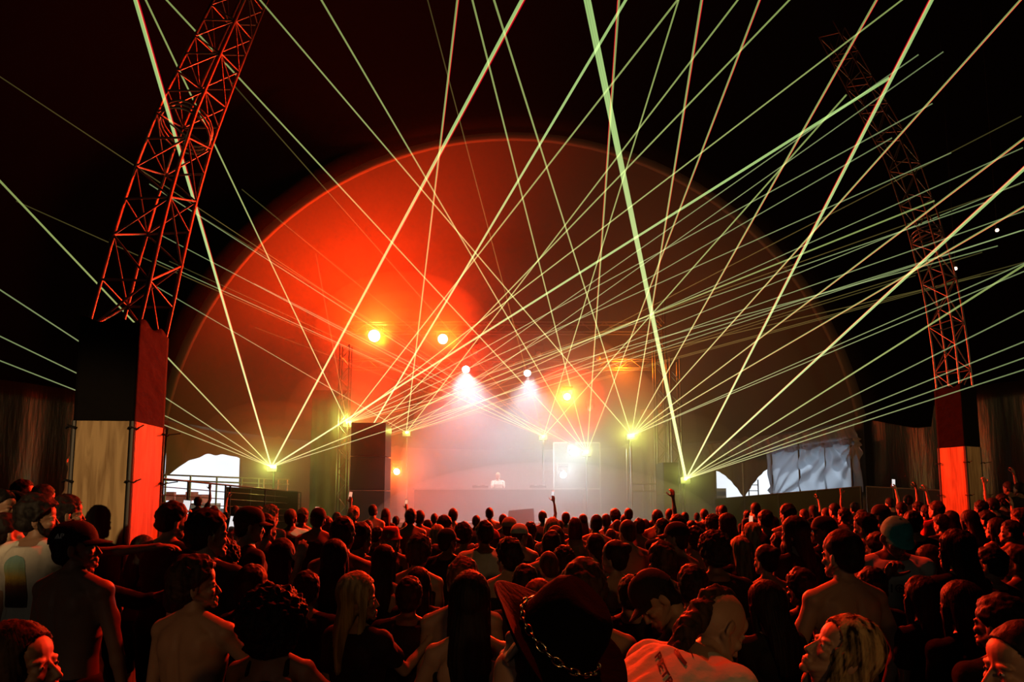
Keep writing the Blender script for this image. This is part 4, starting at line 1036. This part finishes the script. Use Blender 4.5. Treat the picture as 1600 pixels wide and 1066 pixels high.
def grid(w, h, nx, ny, arch=False):
    V = []; Fc = []
    for j in range(ny + 1):
        y = -h / 2 + h * j / ny; ww = w / 2
        if arch and y > h / 2 - w / 2: ww = math.sqrt(max(0, (w / 2) ** 2 - (y - (h / 2 - w / 2)) ** 2))
        for i in range(nx + 1): V.append((-ww + 2 * ww * i / nx, y))
    for j in range(ny):
        for i in range(nx): a = j * (nx + 1) + i; Fc.append((a, a + 1, a + nx + 2, a + nx + 1))
    return V, Fc

# ------------------------------------------------------------------ people near the camera
BK, BN, BL = M['hair_black'], M['hair_brown'], M['hair_blond']
FAIR, TAN, DARK = M['skin_fair'], M['skin_tan'], M['skin_dark']

# woman at the lower left corner, profile toward the stage light
p = Person(2, True, head=(-12, 14, 0)); p.hair('straight', BN, 3).eyes().shirt(M['c_black'], strap=True, low=.95).legs(M['c_denim'])
p.build_at(32, 968, 1.68, -72, FAIR, 'woman in profile with long brown hair, chin raised, in the lower left corner')

# bare backed man in black cap
p = Person(2, head=(-48, 4, 0), armR=((.28, .08, -1), (.12, .15, -1)), armL='down'); p.hair('undercap', BK).cap(M['c_black']).legs(M['c_black'])
p.build_at(120, 813, 3.3, -12, TAN, 'bare backed man in a black lettered cap in front of the near truss tower', )
V, Fc = textmesh('AP', .030, .0006)
capdir = lambda p, d: (p.Mw.to_3x3() @ (Matrix.Rotation(0, 3, 'Z') @ Vector(d))).normalized()
def on_cap(p, txt, a, size, z=.185):
    m3 = p.Mw.to_3x3().normalized() @ p.head; d = m3 @ Vector((math.sin(R(a)), math.cos(R(a)), 0)); c = p.Mw @ Vector(p.warp(p.place_head(np.array([[0, 0, z]])))[0])
    up = m3 @ Vector((0, 0, 1)); V, Fc = textmesh(txt, size, .0008); return project(p, 'cap', V, Fc, c + d * .1, up.cross(d), up, -d, 'lettering', M['print_white'], .003)
on_cap(p, 'AP', 125, .036)
on_cap(p, '_', 125, .05, .195)
# mark on the back of the cap
on_cap(p, 'P', 180, .028, .19)
# tattoo between the shoulders
# man behind him with one arm stretched across the tower, filming
q = Person(2, head=(-10, 0, 0), armR=((1, .15, -.28), (1, .1, .42)), armL='bent', curlR=1.0); q.hair('short', BK).shirt(M['c_black'], sleeve=1.3).legs(M['c_black'])
q.build_at(128, 838, 4.0, -4, TAN, 'man in black long sleeves reaching one arm across the near truss tower')
g = q.Mw @ q.wp(q.grip[1][0]); phone(g + Vector((.0, .0, .07)), (0.1, -1, 0), (0, .1, 1), 'dark phone held out by the long sleeved arm at the near truss tower', 'phone_glow')

# man in white printed T-shirt
p = Person(2, head=(-50, 2, 0), armR=((1, .2, .05), (.9, .5, .1)), armL=((.14, -.02, -1), (.02, .12, -1)), build=.98); p.hair('thick', BK).shirt(M['c_white'], sleeve=.62, infl=.022, amp=.007).legs(M['c_black']).beard(BK)
p.build_at(64, 752, 4.2, -8, TAN, 'man in a white T-shirt with an arched colour print on its back')
mp_ = mat('arched_print', (.3, .25, .1), .8); nt = mp_.node_tree; tc = nt.nodes.new('ShaderNodeTexCoord'); sx_ = nt.nodes.new('ShaderNodeSeparateXYZ'); cr = nt.nodes.new('ShaderNodeValToRGB'); nz = nt.nodes.new('ShaderNodeTexNoise'); nz.inputs['Scale'].default_value = 30
ad = nt.nodes.new('ShaderNodeMath'); ad.operation = 'MULTIPLY_ADD'; nt.links.new(nz.outputs[0], ad.inputs[0]); ad.inputs[1].default_value = .18; nt.links.new(tc.outputs['Generated'], sx_.inputs[0]); nt.links.new(sx_.outputs[2], ad.inputs[2]); nt.links.new(ad.outputs[0], cr.inputs[0])
e = cr.color_ramp.elements; e[0].position = .25; e[0].color = (.03, .03, .03, 1); e[1].position = 1; e[1].color = (.25, .45, .42, 1)
for ps, c_ in ((.50, (.16, .06, .03, 1)), (.66, (.62, .42, .08, 1)), (.82, (.35, .50, .30, 1))): k = e.new(ps); k.color = c_
nt.links.new(cr.outputs[0], nt.nodes['Principled BSDF'].inputs['Base Color'])
V, Fc = grid(.17, .36, 12, 22, True); c = p.world((0, -.15, 1.24)); project(p, 't_shirt', V, Fc, c, (1, 0, 0), (0, 0, 1), (0, 1, 0), 'back_print', mp_, .004, 'arched landscape print in teal, yellow and brown')

# people left of the tower
def simple(px, y, Yd, yaw, label, q=2, fem=False, hair='short', hm=BK, sk=TAN, top=None, tm=None, legs=True, head=(0, 0, 0), aL='bent', aR='down', cap=None, bend=0, extra=None, **kw):
    p = Person(q, fem, aL, aR, head, bend, **kw)
    if hair: p.hair(hair, hm, px * .37)
    if cap: p.cap(cap)
    if top == 'tee': p.shirt(tm or M['c_black'], amp=.005)
    elif top == 'tank': p.shirt(tm or M['c_black'], strap=True)
    elif top == 'long': p.shirt(tm or M['c_black'], sleeve=1.8)
    elif top == 'bikini': p.bikini(tm or M['c_black'])
    if legs: p.legs(M['c_denim'])
    if extra: extra(p)
    p.build_at(px, y, Yd, yaw, sk, label); return p
p = simple(2, 762, 4.9, -55, 'man with short dark hair cut off by the picture edge beside black T-shirt man', 2, head=(-25, 0, 0), top='tee')
p = simple(24, 766, 5.1, -20, 'man in black T-shirt with cropped hair beside the white printed T-shirt', 2, head=(-40, 0, 0), top='tee', hair='fade')
p = simple(38, 742, 7.2, -30, 'man in pale shirt watching behind the group left of the near tower', 1, head=(-40, 0, 0), top='tee', tm=M['c_tan'])
p = simple(70, 752, 6.6, -20, 'short haired man facing away directly behind the printed T-shirt man', 1, top='tee', aR='high')
p = simple(107, 768, 4.9, -10, 'bare shouldered man with dark hair turned right beside the near truss tower', 2, head=(-35, 0, 0), hair='short')
p = simple(118, 775, 6.9, 0, 'person raising one arm high behind the near truss tower', 1, aR=((.9, .2, .25), (.35, .1, 1)), top='tank')

# young man with bare back and short brown hair
p = simple(307, 864, 2.9, -14, 'young bare backed man with tousled brown hair and bent right arm', 2, head=(-46, 4, 0), hair='tousled', hm=BN, sk=FAIR, aR=((.55, .35, -.8), (-.12, .45, 1)), aL='down', curlR=1.1, extra=lambda p: p.eyes())
# curly headed woman
p = simple(430, 906, 2.55, 4, 'person with a large black curly afro and black off shoulder top', 2, True, 'afro', BK, TAN, 'tank', aL='down', aR=((.7, .3, -.8), (.2, .5, -.3)))
# blond woman with phone
p = simple(560, 891, 3.05, -22, 'woman with long straight blond hair in profile holding a phone', 2, True, 'straight', BL, FAIR, 'tee', M['c_black'], head=(-52, 2, 0), aR=((.12, .75, -.75), (.18, .8, .55)), aL='down', curlR=.9, extra=lambda p: p.eyes())
g = p.Mw @ p.wp(p.grip[1][0]); phone(g + Vector((.0, .01, .04)), (.3, -1, .2), (-.5, .1, 1), 'slim phone in the hand of the straight blond woman')
# dark long haired woman in the middle
p = simple(734, 890, 2.6, 6, 'woman with very long straight black hair and one bare shoulder, centre front', 2, True, 'straight', BK, FAIR, 'tank', M['c_black'], aL=((.42, .1, -1), (.2, .25, -1)), aR='down')
# man with bare back at the centre right
p = simple(911, 869, 2.6, 3, 'bare backed man with thick dark hair, centre right, warm lit back', 2, False, 'thick', BN, FAIR, aL='down', aR='down', head=(4, 0, 0))
# red haired woman
p = simple(842, 903, 3.1, -10, 'woman with auburn hair blown to one side behind the black hat', 2, True, 'blown', M['hair_red'], FAIR, 'tank', M['c_black'])
# black wide hat with chain
p = Person(2, False, 'down', 'down', (10, 30, 26)); p.hair('undercap', BK).shirt(M['c_black']).legs(M['c_black'])
def cowboy(p):
    b = MB(); V = []; Fc = []; n = 56; rings = (.86, 1.0, 1.2, 1.4, 1.6, 1.78, 1.83)
    for j, r in enumerate(rings):
        for i in range(n):
            a = 2 * math.pi * i / n; k = (r - 1) / 1.1
            V.append((.098 * r * math.cos(a), .112 * r * math.sin(a) - .008, .170 + (.055 * abs(math.cos(a)) ** 2.2 * max(0, k) ** 1.5 - .018 * abs(math.sin(a)) * max(0, k))))
    for j in range(len(rings) - 1):
        for i in range(n): a = j * n; Fc.append((a + i, a + (i + 1) % n, a + n + (i + 1) % n, a + n + i))
    nn = len(V); V2 = [(x, y, z - .006) for x, y, z in V]; Fc2 = Fc + [tuple(reversed([i + nn for i in f])) for f in Fc]
    for i in range(n): a = (len(rings) - 1) * n; Fc2.append((a + i, a + (i + 1) % n, a + nn + (i + 1) % n, a + nn + i))
    b.add(V + V2, Fc2); p.onhead('hat_brim', b, M['felt'])
    b = MB(); b.loft([(.165, .098, .112, -.008), (.20, .096, .110, -.008), (.25, .088, .104, -.008), (.285, .074, .092, -.006), (.300, .055, .072, -.004), (.292, .02, .04, -.004)], 40); p.onhead('hat_crown', b, M['felt'])
    for i in range(30):
        a = 2 * math.pi * i / 30; c = Vector((.101 * math.cos(a), .1155 * math.sin(a) - .008, .184)); t = Vector((-math.sin(a), math.cos(a), 0)); up = Vector((0, 0, 1)); o_ = Vector((math.cos(a), math.sin(a), 0))
        s2 = up if i % 2 == 0 else (o_ * .8 + up * .6); pts = [c + t * math.cos(w) * .0145 + s2 * math.sin(w) * .0085 for w in [R(30 * k) for k in range(13)]]
        b = MB(); b.tube(pts, .0028, 6, False); p.onhead('chain_link', b, M['gold'])
M['felt'] = mat('black_felt', (.004, .004, .0045), .95, .08, bump=(40, .2))
cowboy(p); p.build_at(848, 944, 1.45, 8, FAIR, 'person in a wide black hat banded with a pale metal chain')
# man in black cap bending down toward the left
p = simple(1024, 888, 2.75, 52, 'bare shouldered man in black cap bowing his head, left of the mohawk man', 2, False, 'undercap', BK, FAIR, cap=M['c_black'], head=(38, -30, 0), bend=16, aL=((.3, .6, -.6), (-.1, .2, 1)), aR='bent', extra=lambda p: p.eyes())
# mohawk man in lettered white jersey
p = Person(2, False, 'lean', 'lean', (-14, 14, 0), bend=56); p.hair('mohawk', BN, 4).eyes().shirt(M['c_white'], sleeve=.8, infl=.024, neck=1.44, amp=.005).legs(M['c_black'])
b = MB(); b.loft([(1.452, .082, .070, -.012), (1.466, .074, .066, -.012)], 28); V, Fc = remesh(b, .006, 1); p.parts.append(('collar', p.warp(V), Fc, M['c_black']))
b = MB(); b.ell((-.084, -.012, .083), (.004, .004, .006)); p.onhead('ear_stud', b, M['gold'])
p.build_at(1138, 911, 1.95, -60, FAIR, 'leaning man with shaved sides, curly mohawk tail and lettered white jersey', dz=.42)
t = empty('step_box', (p.o.location.x, p.o.location.y, gz(p.o.location.x))); MB().box((0, 0, .21), (.7, .6, .42)).obj('case', M['case'], t); tag(t, 'dark flight case under the feet of the leaning man in white jersey', 'case')
HM = p
# man with bare back at the right
p = simple(1314, 826, 3.25, 10, 'bare backed man with short fade haircut, arms hanging, right of centre', 2, False, 'fade', BK, FAIR, head=(10, 0, 0), aL=((.36, .1, -1), (.22, .18, -1)), aR=((.42, -.05, -1), (-.2, .25, -1)))
# man in teal cap and white T-shirt, facing the camera
p = simple(1398, 806, 4.2, 166, 'man in teal cap and white lettered T-shirt looking down, hand at mouth', 2, False, 'undercap', BK, DARK, 'tee', M['c_white'], head=(6, -30, 0), aR=((.12, .45, -.8), (-.50, .35, 1)), aL='down', cap=M['c_teal'], curlR=1.3, extra=lambda p: p.eyes())
TC = p
ctr = p.world((0, .15, 1.27)); xdir = (p.Mw.to_3x3() @ Vector((-1, 0, 0))).normalized(); yd = (p.Mw.to_3x3() @ Vector((0, -1, 0))).normalized()
for txt, dx in (('I', -.062), ('O', -.012), ('R', .052)):
    V, Fc = textmesh(txt, .082, .001); project(p, 't_shirt', V, Fc, ctr + xdir * dx, xdir, (0, 0, 1), yd, 'lettering', M['print_dark'], .004)
V, Fc = textmesh('+', .06, .002); project(p, 't_shirt', V, Fc, ctr + xdir * -.012, xdir, (0, 0, 1), yd, 'lettering', M['print_dark'], .004)
V, Fc = textmesh('ul', .028, .001)
# woman looking up, streaked hair
p = simple(1316, 958, 1.95, 62, 'woman with blond streaked dark hair lifting her face toward the lights', 2, True, 'straight', M['hair_streak'], FAIR, 'tank', M['c_black'], head=(22, 32, 0), aL='down', aR='down', extra=lambda p: p.eyes())
b = MB()
for i in range(16):
    a = 2 * math.pi * i / 16; b.ell((.066 * math.cos(a), .058 * math.sin(a) - .002 + .02 * math.sin(a), 1.472 - .012 * math.sin(a)), (.007, .007, .007), None, 8, 6)
o = link('necklace', tomesh('necklace', p.warp(np.array([tuple(v) for v in b.v])), b.f, M['gold']), None, p.o)
# woman at the right edge
p = simple(1600, 968, 1.60, 58, 'woman in profile with dark hair at the lower right edge', 2, True, 'bun', BK, FAIR, 'tank', M['c_black'], head=(24, 4, 0), extra=lambda p: p.eyes())
# a hand raised from below the frame holding a slim vaporiser
p = simple(640, 1098, 1.35, 10, 'short person below the frame whose red lit hand shows beside the blond woman', 2, True, 'short', BN, FAIR, 'tank', aL=((.35, .75, -.3), (.45, .25, 1)), curlL=.9)

# lettering on the jersey
def jersey(p):
    dirn = (at(1040, 1035, 2) - Vector((0, 0, CAMZ))).normalized()
    d = Vector((dirn.x, dirn.y, 0)).normalized(); sx = Vector((d.y, -d.x, 0)); up = Vector((0, 0, 1)); c = p.world((-.10, -.14, 1.30))
    a = R(-52); ax = sx * math.cos(a) + up * math.sin(a); ay = -sx * math.sin(a) + up * math.cos(a)
    return c, ax, ay, d, sx, up
c, ax, ay, d, sx, up = jersey(HM)
V, Fc = textmesh('PETRONAS', .029, .0006); project(HM, 't_shirt', V, Fc, at(1050, 1046, (c.y)), ax, ay, d, 'lettering', M['print_dark'], .004, 'black capital lettering')
for k, (x_, y_) in enumerate(((1062, 1015), (1075, 1006))):
    V, Fc = grid(.036, .009, 6, 2); a2 = R(-38); project(HM, 't_shirt', V, Fc, at(x_, y_, c.y), sx * math.cos(a2) + up * math.sin(a2), -sx * math.sin(a2) + up * math.cos(a2), d, 'stripe_mark', M['print_dark'], .004)
# ------------------------------------------------------------------ the crowd behind them
HC = {'k': ('dark', BK), 'n': ('brown', BN), 'y': ('blond', BL), 'r': ('auburn', M['hair_red'])}  # the last one puts red stage light into the hair colour
HT = {'s': ('short', 'short %s hair'), 't': ('tousled', 'tousled %s hair'), 'f': ('fade', 'cropped %s hair'), 'z': ('buzz', 'shaved %s hair'), 'c': ('curly', 'curly %s hair'), 'T': ('thick', 'thick %s hair'),
      'l': ('long', 'long %s hair'), 'L': ('straight', 'long straight %s hair'), 'w': ('wavy', 'wavy %s hair'), 'b': ('bun', '%s hair in a bun'), 'p': ('pony', '%s ponytail'), 'o': ('bob', '%s bobbed hair'), 'd': ('braid', 'braided %s hair')}
TOPS = {'B': (None, None, 'bare back'), 'k': ('tee', 'c_black', 'black T-shirt'), 'w': ('tee', 'c_white', 'white T-shirt'), 'g': ('tee', 'c_grey', 'grey T-shirt'), 'K': ('tank', 'c_black', 'black vest'), 'W': ('tank', 'c_white', 'white vest'),
        'i': ('bikini', 'c_black', 'bikini top'), 'r': ('tee', 'c_red', 'red T-shirt'), 't': ('tank', 'c_tan', 'beige vest'), 'n': ('tee', 'c_navy', 'navy T-shirt')}
CAPS = {'-': None, 'K': ('c_black', 'black cap'), 'W': ('c_white', 'white cap'), 'R': ('c_red', 'red cap'), 'G': ('c_grey', 'grey cap'), 'H': ('c_red', 'red bucket hat'), 'J': ('c_tan', 'beige cap')}
LAND = [(125, 'beside the near tower'), (230, 'behind the near tower'), (360, 'below the daylight gap'), (480, 'below the far left laser'), (600, 'below the tall left speakers'), (700, 'below the low orange lamp'), (800, 'below the performer'),
        (880, 'below the sloping loudspeaker'), (960, 'below the framed screen'), (1040, 'below the scaffold frame'), (1105, 'below the far right laser'), (1200, 'below the arches'), (1345, 'below the silver banner'), (1475, 'before the far tower'), (1535, 'under the far tower'), (9999, 'by the right wall')]
ORD = 'first second third fourth fifth sixth seventh eighth ninth tenth eleventh twelfth thirteenth fourteenth fifteenth sixteenth seventeenth eighteenth nineteenth twentieth'.split()
# px, crown y, head width px, hair type+colour, top, cap, body yaw, head yaw, left arm, right arm (d down b bent p phone h high s side f face x chest i hip)
CR = '''242 777 13 sk B - -10 -20 d b|271 770 17 sk k - -20 -30 p b|249 789 18 tk K - -10 -10 d b|290 803 31 Lk K - -12 -25 d p|327 782 24 sk k - -20 -50 b d|321 800 23 fk B - -10 -10 d b|391 777 17 sk k K -60 -10 b d|368 790 12 sk k - 0 0 h d
352 839 42 ck g - -8 -10 d s|310 776 11 sk k - 0 0 d h|335 790 12 sk g - 0 0 d d|405 791 14 sk k - 0 0 b b|423 787 19 tn k - -20 -40 d b|416 801 26 sk k - -10 -40 b d|473 793 16 sn B - 0 0 d b|455 795 17 fn w - 0 0 b p|497 793 24 sk K K 10 20 b b|511 806 20 sn B - 0 0 b b
443 840 33 Lk i - -6 -12 d d|523 841 40 Lk K - 4 4 d d|536 806 34 sk B - -4 0 d d|563 815 29 sk k - -20 -40 b d|590 822 18 sk k - -20 -30 d d|553 790 17 sy k - 0 0 d d|583 788 14 fk B - 0 0 d d|527 800 13 sk k - 0 0 d h|575 812 15 sk k - 0 10 d b
603 794 12 ln k - 0 0 d d|619 806 11 sk g - 0 0 d h|642 794 21 sk B - 6 10 d d|656 797 14 sk K - 0 -20 d b|668 812 14 sk k K 20 30 b b|679 802 11 sn g - 0 0 d d|708 794 13 sn K - 0 0 d d|696 804 19 sk K - -10 -40 b b|684 819 21 Ly K - 0 0 b b|699 825 25 sk k K -25 -30 d b
725 814 22 ck B - -15 10 b f|757 812 25 sk w - 15 20 f f|765 793 15 fk B - 0 0 d d|744 805 12 sk g - 0 0 b b|611 822 23 wy K H -10 -20 d d|655 832 35 cn K - -6 -10 d d|600 850 36 Lk K - 4 0 d d|681 852 24 lk K - 0 -10 d d|723 867 44 tr B - 4 0 d d|768 826 25 sk B R 20 30 d b
795 838 34 tk K - 12 45 b d|787 803 13 sn g - 0 0 d d|796 808 20 sk B J -20 -30 b b|812 818 24 sk K W -40 -30 d b|829 815 18 sk k - -10 -30 b b|822 832 21 ln i - -8 -8 d d|848 798 12 sn g - 0 0 d h|862 808 20 Ly K - 10 0 d d|868 821 27 Ln K - 4 0 d d|861 828 29 sk B - 0 -10 b d
874 813 13 sk k K 0 0 p b|857 861 34 zn w - 8 10 b d|881 851 30 ck k - 4 10 d b|898 808 18 on t - 4 0 d d|884 800 12 sn g - 0 0 d b|931 804 18 fk B - 6 0 i i|911 803 12 ln K - 0 0 d d|947 803 14 sn K - 0 0 b d|961 794 13 cn g - 0 0 d d|982 794 12 sn k - 0 0 d d
930 833 25 dk g W 10 15 d d|954 826 17 fn B - 0 10 b b|964 812 14 sn K - 0 0 d d|980 812 25 zn B - 10 20 d b|975 804 12 fn w - 0 0 b b|998 809 17 sk B - 8 0 d b|960 843 36 bk B - 24 46 d d|1007 811 15 on K - 0 0 d d|1019 813 14 lk K - 0 0 d d|1027 796 16 fn B - -6 0 b h|1034 809 18 sk k - 20 50 b d
1058 803 22 sk B - 10 0 d b|1056 815 29 sk B K 36 40 b b|1080 813 16 sk k - 0 0 d d|1089 802 10 zn B - -10 -40 d d|1084 821 26 tk B - 18 40 d b|1115 826 37 ck k - 4 0 d d|1111 815 18 sk K - 10 10 d b|1113 802 19 ck k - 6 0 d b|1124 790 11 sk g - 0 0 d d|1129 789 12 sk k - 0 0 b b|1135 801 20 lk K - 20 50 d d
1130 812 19 ck n - 16 30 b d|1046 795 12 sn g - 0 0 b b|1100 795 12 sn k - 0 0 d b|1070 800 12 fk g - 0 0 d d|1167 797 12 bk k - 0 0 d d|1180 785 13 sk n - 0 0 d b|1178 798 13 wy i - 20 40 f b|1173 815 21 wy B - 30 55 d b|1155 836 26 wy k - 12 10 f f|1195 796 19 sk k - 10 20 b d
1033 843 42 sn n - 8 14 d d|1196 850 32 bk B - 16 16 x x|1207 806 15 lk K - 30 20 p d|1230 786 19 sk B - 12 20 b p|1241 805 30 Lk k - 24 36 d d|1259 833 22 sk k W 30 60 b d|1286 806 27 sk k K 30 60 b x|1303 786 14 sk r - 10 20 b b|1318 793 16 sk g - 10 20 b b|1346 796 15 sk k K 10 10 b b
1350 800 25 sk B - 14 44 b d|1375 788 20 sk k K 20 30 f b|1390 780 12 sk k - 10 10 d h|1270 792 12 lk k - 10 20 b h|1256 797 13 sn r - 10 20 b d|1335 786 12 sk k - 0 10 h b|1290 795 12 fn g - 10 10 b b|1408 790 14 sk k - 0 20 b b|1426 797 24 sk k - -16 -44 d b|1418 775 12 sk B - 0 0 d h|1434 783 15 sk k - 0 20 d h
1462 782 18 sn r - 10 20 d b|1447 790 16 sk k - 0 10 b d|1485 801 17 lk k - 0 20 b b|1514 796 21 Lk k - 4 0 d d|1492 825 38 wk k - 10 20 d x|1470 803 20 sk k - 10 20 b b|1532 785 14 sk k - 10 10 d b|1550 782 16 fk k - 10 10 b s|1575 752 14 sk B - 10 10 d h|1592 755 13 sk k - 10 10 b b|1592 793 21 sn r - 20 30 b d
1556 812 20 lk K - 20 40 b d|1578 812 24 sk B - 30 40 b b|1565 775 14 sk k - 10 20 h b|1540 800 17 sk k - 10 30 b b|1450 850 34 lk k - 10 20 d d|1545 850 36 sk k - 20 20 d d|1590 850 34 sn B - 24 24 b d|1235 840 30 lk k - 20 20 d d|1370 830 30 sk k - 10 14 d d|1218 830 26 sn k - 10 20 d b
1195 905 48 lk k - 16 20 d x|1250 885 42 sk k - 14 10 d d|1500 905 55 lk k - 10 10 d d|1560 925 60 sk k - 14 10 d b|1440 930 52 wk k - 16 10 d d|640 900 44 sk k - 0 0 d b|480 890 42 sk k - 0 0 d d|210 800 24 lk k - -10 -10 d b|225 835 30 lk B - -10 -20 d b|655 885 40 Lk k - 0 0 b d|820 880 40 sk k - 0 0 d d|985 900 44 sk k - 4 0 d d
395 880 46 sk k - 0 0 d d|1080 880 46 sk k - 0 0 d d|1360 900 46 sk k - 8 0 d d|12 800 40 sk k - -20 -20 d d'''
PM = {'d': 'down', 'b': 'bent', 'p': 'phone', 'h': 'high', 's': 'side', 'f': 'face', 'x': 'chest', 'i': 'hip'}
PL = {'p': 'holding up a phone', 'h': 'one arm raised', 'f': 'hands at face', 's': 'one arm out sideways', 'i': 'hands on hips', 'x': 'hands joined'}
rows = [r.split() for r in CR.replace('\n', '|').split('|')]
rec = []
for r in rows:
    px, y, w = float(r[0]), float(r[1]), float(r[2]); Y = min(18.0, 148.0 / w)
    # keep the standing height between 1.55 and 1.92 m for the ground there
    for _ in range(40):
        P = at(px, y, Y); H = P.z - gz(P.x)
        if H > 1.93 and P.z < CAMZ: Y *= 1.02
        elif H > 1.93: Y *= .985
        elif H < 1.56: Y *= .985
        else: break
    rec.append([px, y, min(Y, 18.2), r])
near = [(o.location.x, o.location.y) for o in SC.objects if o.name.startswith('person')]
rec.sort(key=lambda q: q[2]); done = list(near) + [(b1.x, b1.y), (b1.x + .1, b1.y), (b2.x, b2.y)]
for q in rec:
    for _ in range(60):
        P = at(q[0], q[1], q[2]); dmin = min((math.hypot(P.x - a, q[2] - b_) for a, b_ in done), default=9)
        if dmin > .40: break
        q[2] += .06
    if q[2] > 18.3: q[2] = 18.3
    done.append((at(q[0], q[1], q[2]).x, q[2]))
cols = {}
for q in rec:
    k = next(i for i, (lim, _) in enumerate(LAND) if q[0] < lim); cols.setdefault(k, []).append(q)
for k, L_ in cols.items():
    L_.sort(key=lambda q: -q[2])
    for i, q in enumerate(L_): q.append((k, i))
for px, y, Y, r, (k, i) in rec:
    h, tp, cp, yaw, hy, aL, aR = r[3], r[4], r[5], float(r[6]), float(r[7]), r[8], r[9]
    q = 2 if Y < 4.2 else 1 if Y < 10 else 0
    kind, fmt = HT[h[0]]; cn, hm = HC[h[1]]; fem = h[0] in 'lLwbpod'
    rnd = random.Random(int(px * 7 + y)); sk = rnd.choice([FAIR, FAIR, TAN, TAN, DARK if not fem else FAIR])
    top = tp if not (fem and tp == 'B') else 'i'
    p = Person(q, fem, PM[aL], PM[aR], (hy - yaw * 0 if False else hy * .6, rnd.uniform(-6, 5), rnd.uniform(-4, 4)), curlL=.9 if aL in 'phx' else .5, curlR=.9 if aR in 'phx' else .5, lean=rnd.uniform(-3, 3), build=rnd.uniform(.94, 1.06))
    bucket = cp == 'H'
    p.hair('undercap' if (cp != '-' and not fem) else kind, hm, px)
    if cp != '-':
        if bucket: p.bucket(M['c_red'])
        else: p.cap(M[CAPS[cp][0]])
    tk, tm, tl = TOPS[top]
    if tk == 'tee': p.shirt(M[tm])
    elif tk == 'tank': p.shirt(M[tm], strap=True)
    elif tk == 'bikini': p.bikini(M[tm])
    p.legs(M['c_denim'] if rnd.random() < .5 else M['c_black'])
    pose = next((PL[a] for a in (aR, aL) if a in PL), '')
    look = (CAPS[cp][1] if cp != '-' else fmt % cn)
    lab = 'person with %s and %s%s, %s from stage %s' % (look, tl, (', ' + pose) if pose and len(look.split()) < 4 else '', ORD[i], LAND[k][1])
    wds = lab.split()
    if len(wds) > 16: lab = 'person with %s and %s, %s from stage %s' % (look, tl, ORD[i], LAND[k][1])
    if len(lab.split()) > 16: lab = 'person with %s, %s from stage %s' % (look, ORD[i], LAND[k][1])
    p.build_at(px, y, Y, yaw * .8, sk, lab, group='crowd facing the stage')
    for s_, a in ((-1, aL), (1, aR)):
        if a == 'p' or (a == 'h' and px in (527, 619, 848, 1390)):
            g = p.Mw @ Vector(p.warp(np.array([tuple(p.grip[s_][0])]))[0])
            phone(g + Vector((0, -.01, .05)), (0, -1, .05), (.1, .1, 1), 'phone held up by the person %s from stage %s' % (ORD[i], LAND[k][1]), rnd.choice(['phone_glow', 'phone_glow', 'phone_white']))

# the performer behind the table
p = Person(1, False, ((.2, .45, -1), (-.1, 1, -.1)), ((.2, .5, -.9), (-.15, 1, .0)), (0, -14, 0)); p.hair('short', BL).shirt(M['c_white']).legs(M['c_black'])
V_, F_ = p.body; o = link('person', tomesh('person', p.warp(V_), F_, FAIR)); P = at(778, 738, 21.75); o.location = (P.x, 21.95, 1.35); o.rotation_euler = (0, 0, math.pi)
o.scale = ((P.z - 1.35) / 1.77,) * 3
tag(o, 'performer in white standing behind the long table on the hazy stage', 'person')
for n_, v, f, m in p.parts: link(n_, tomesh(n_, v, f, m), None, o)
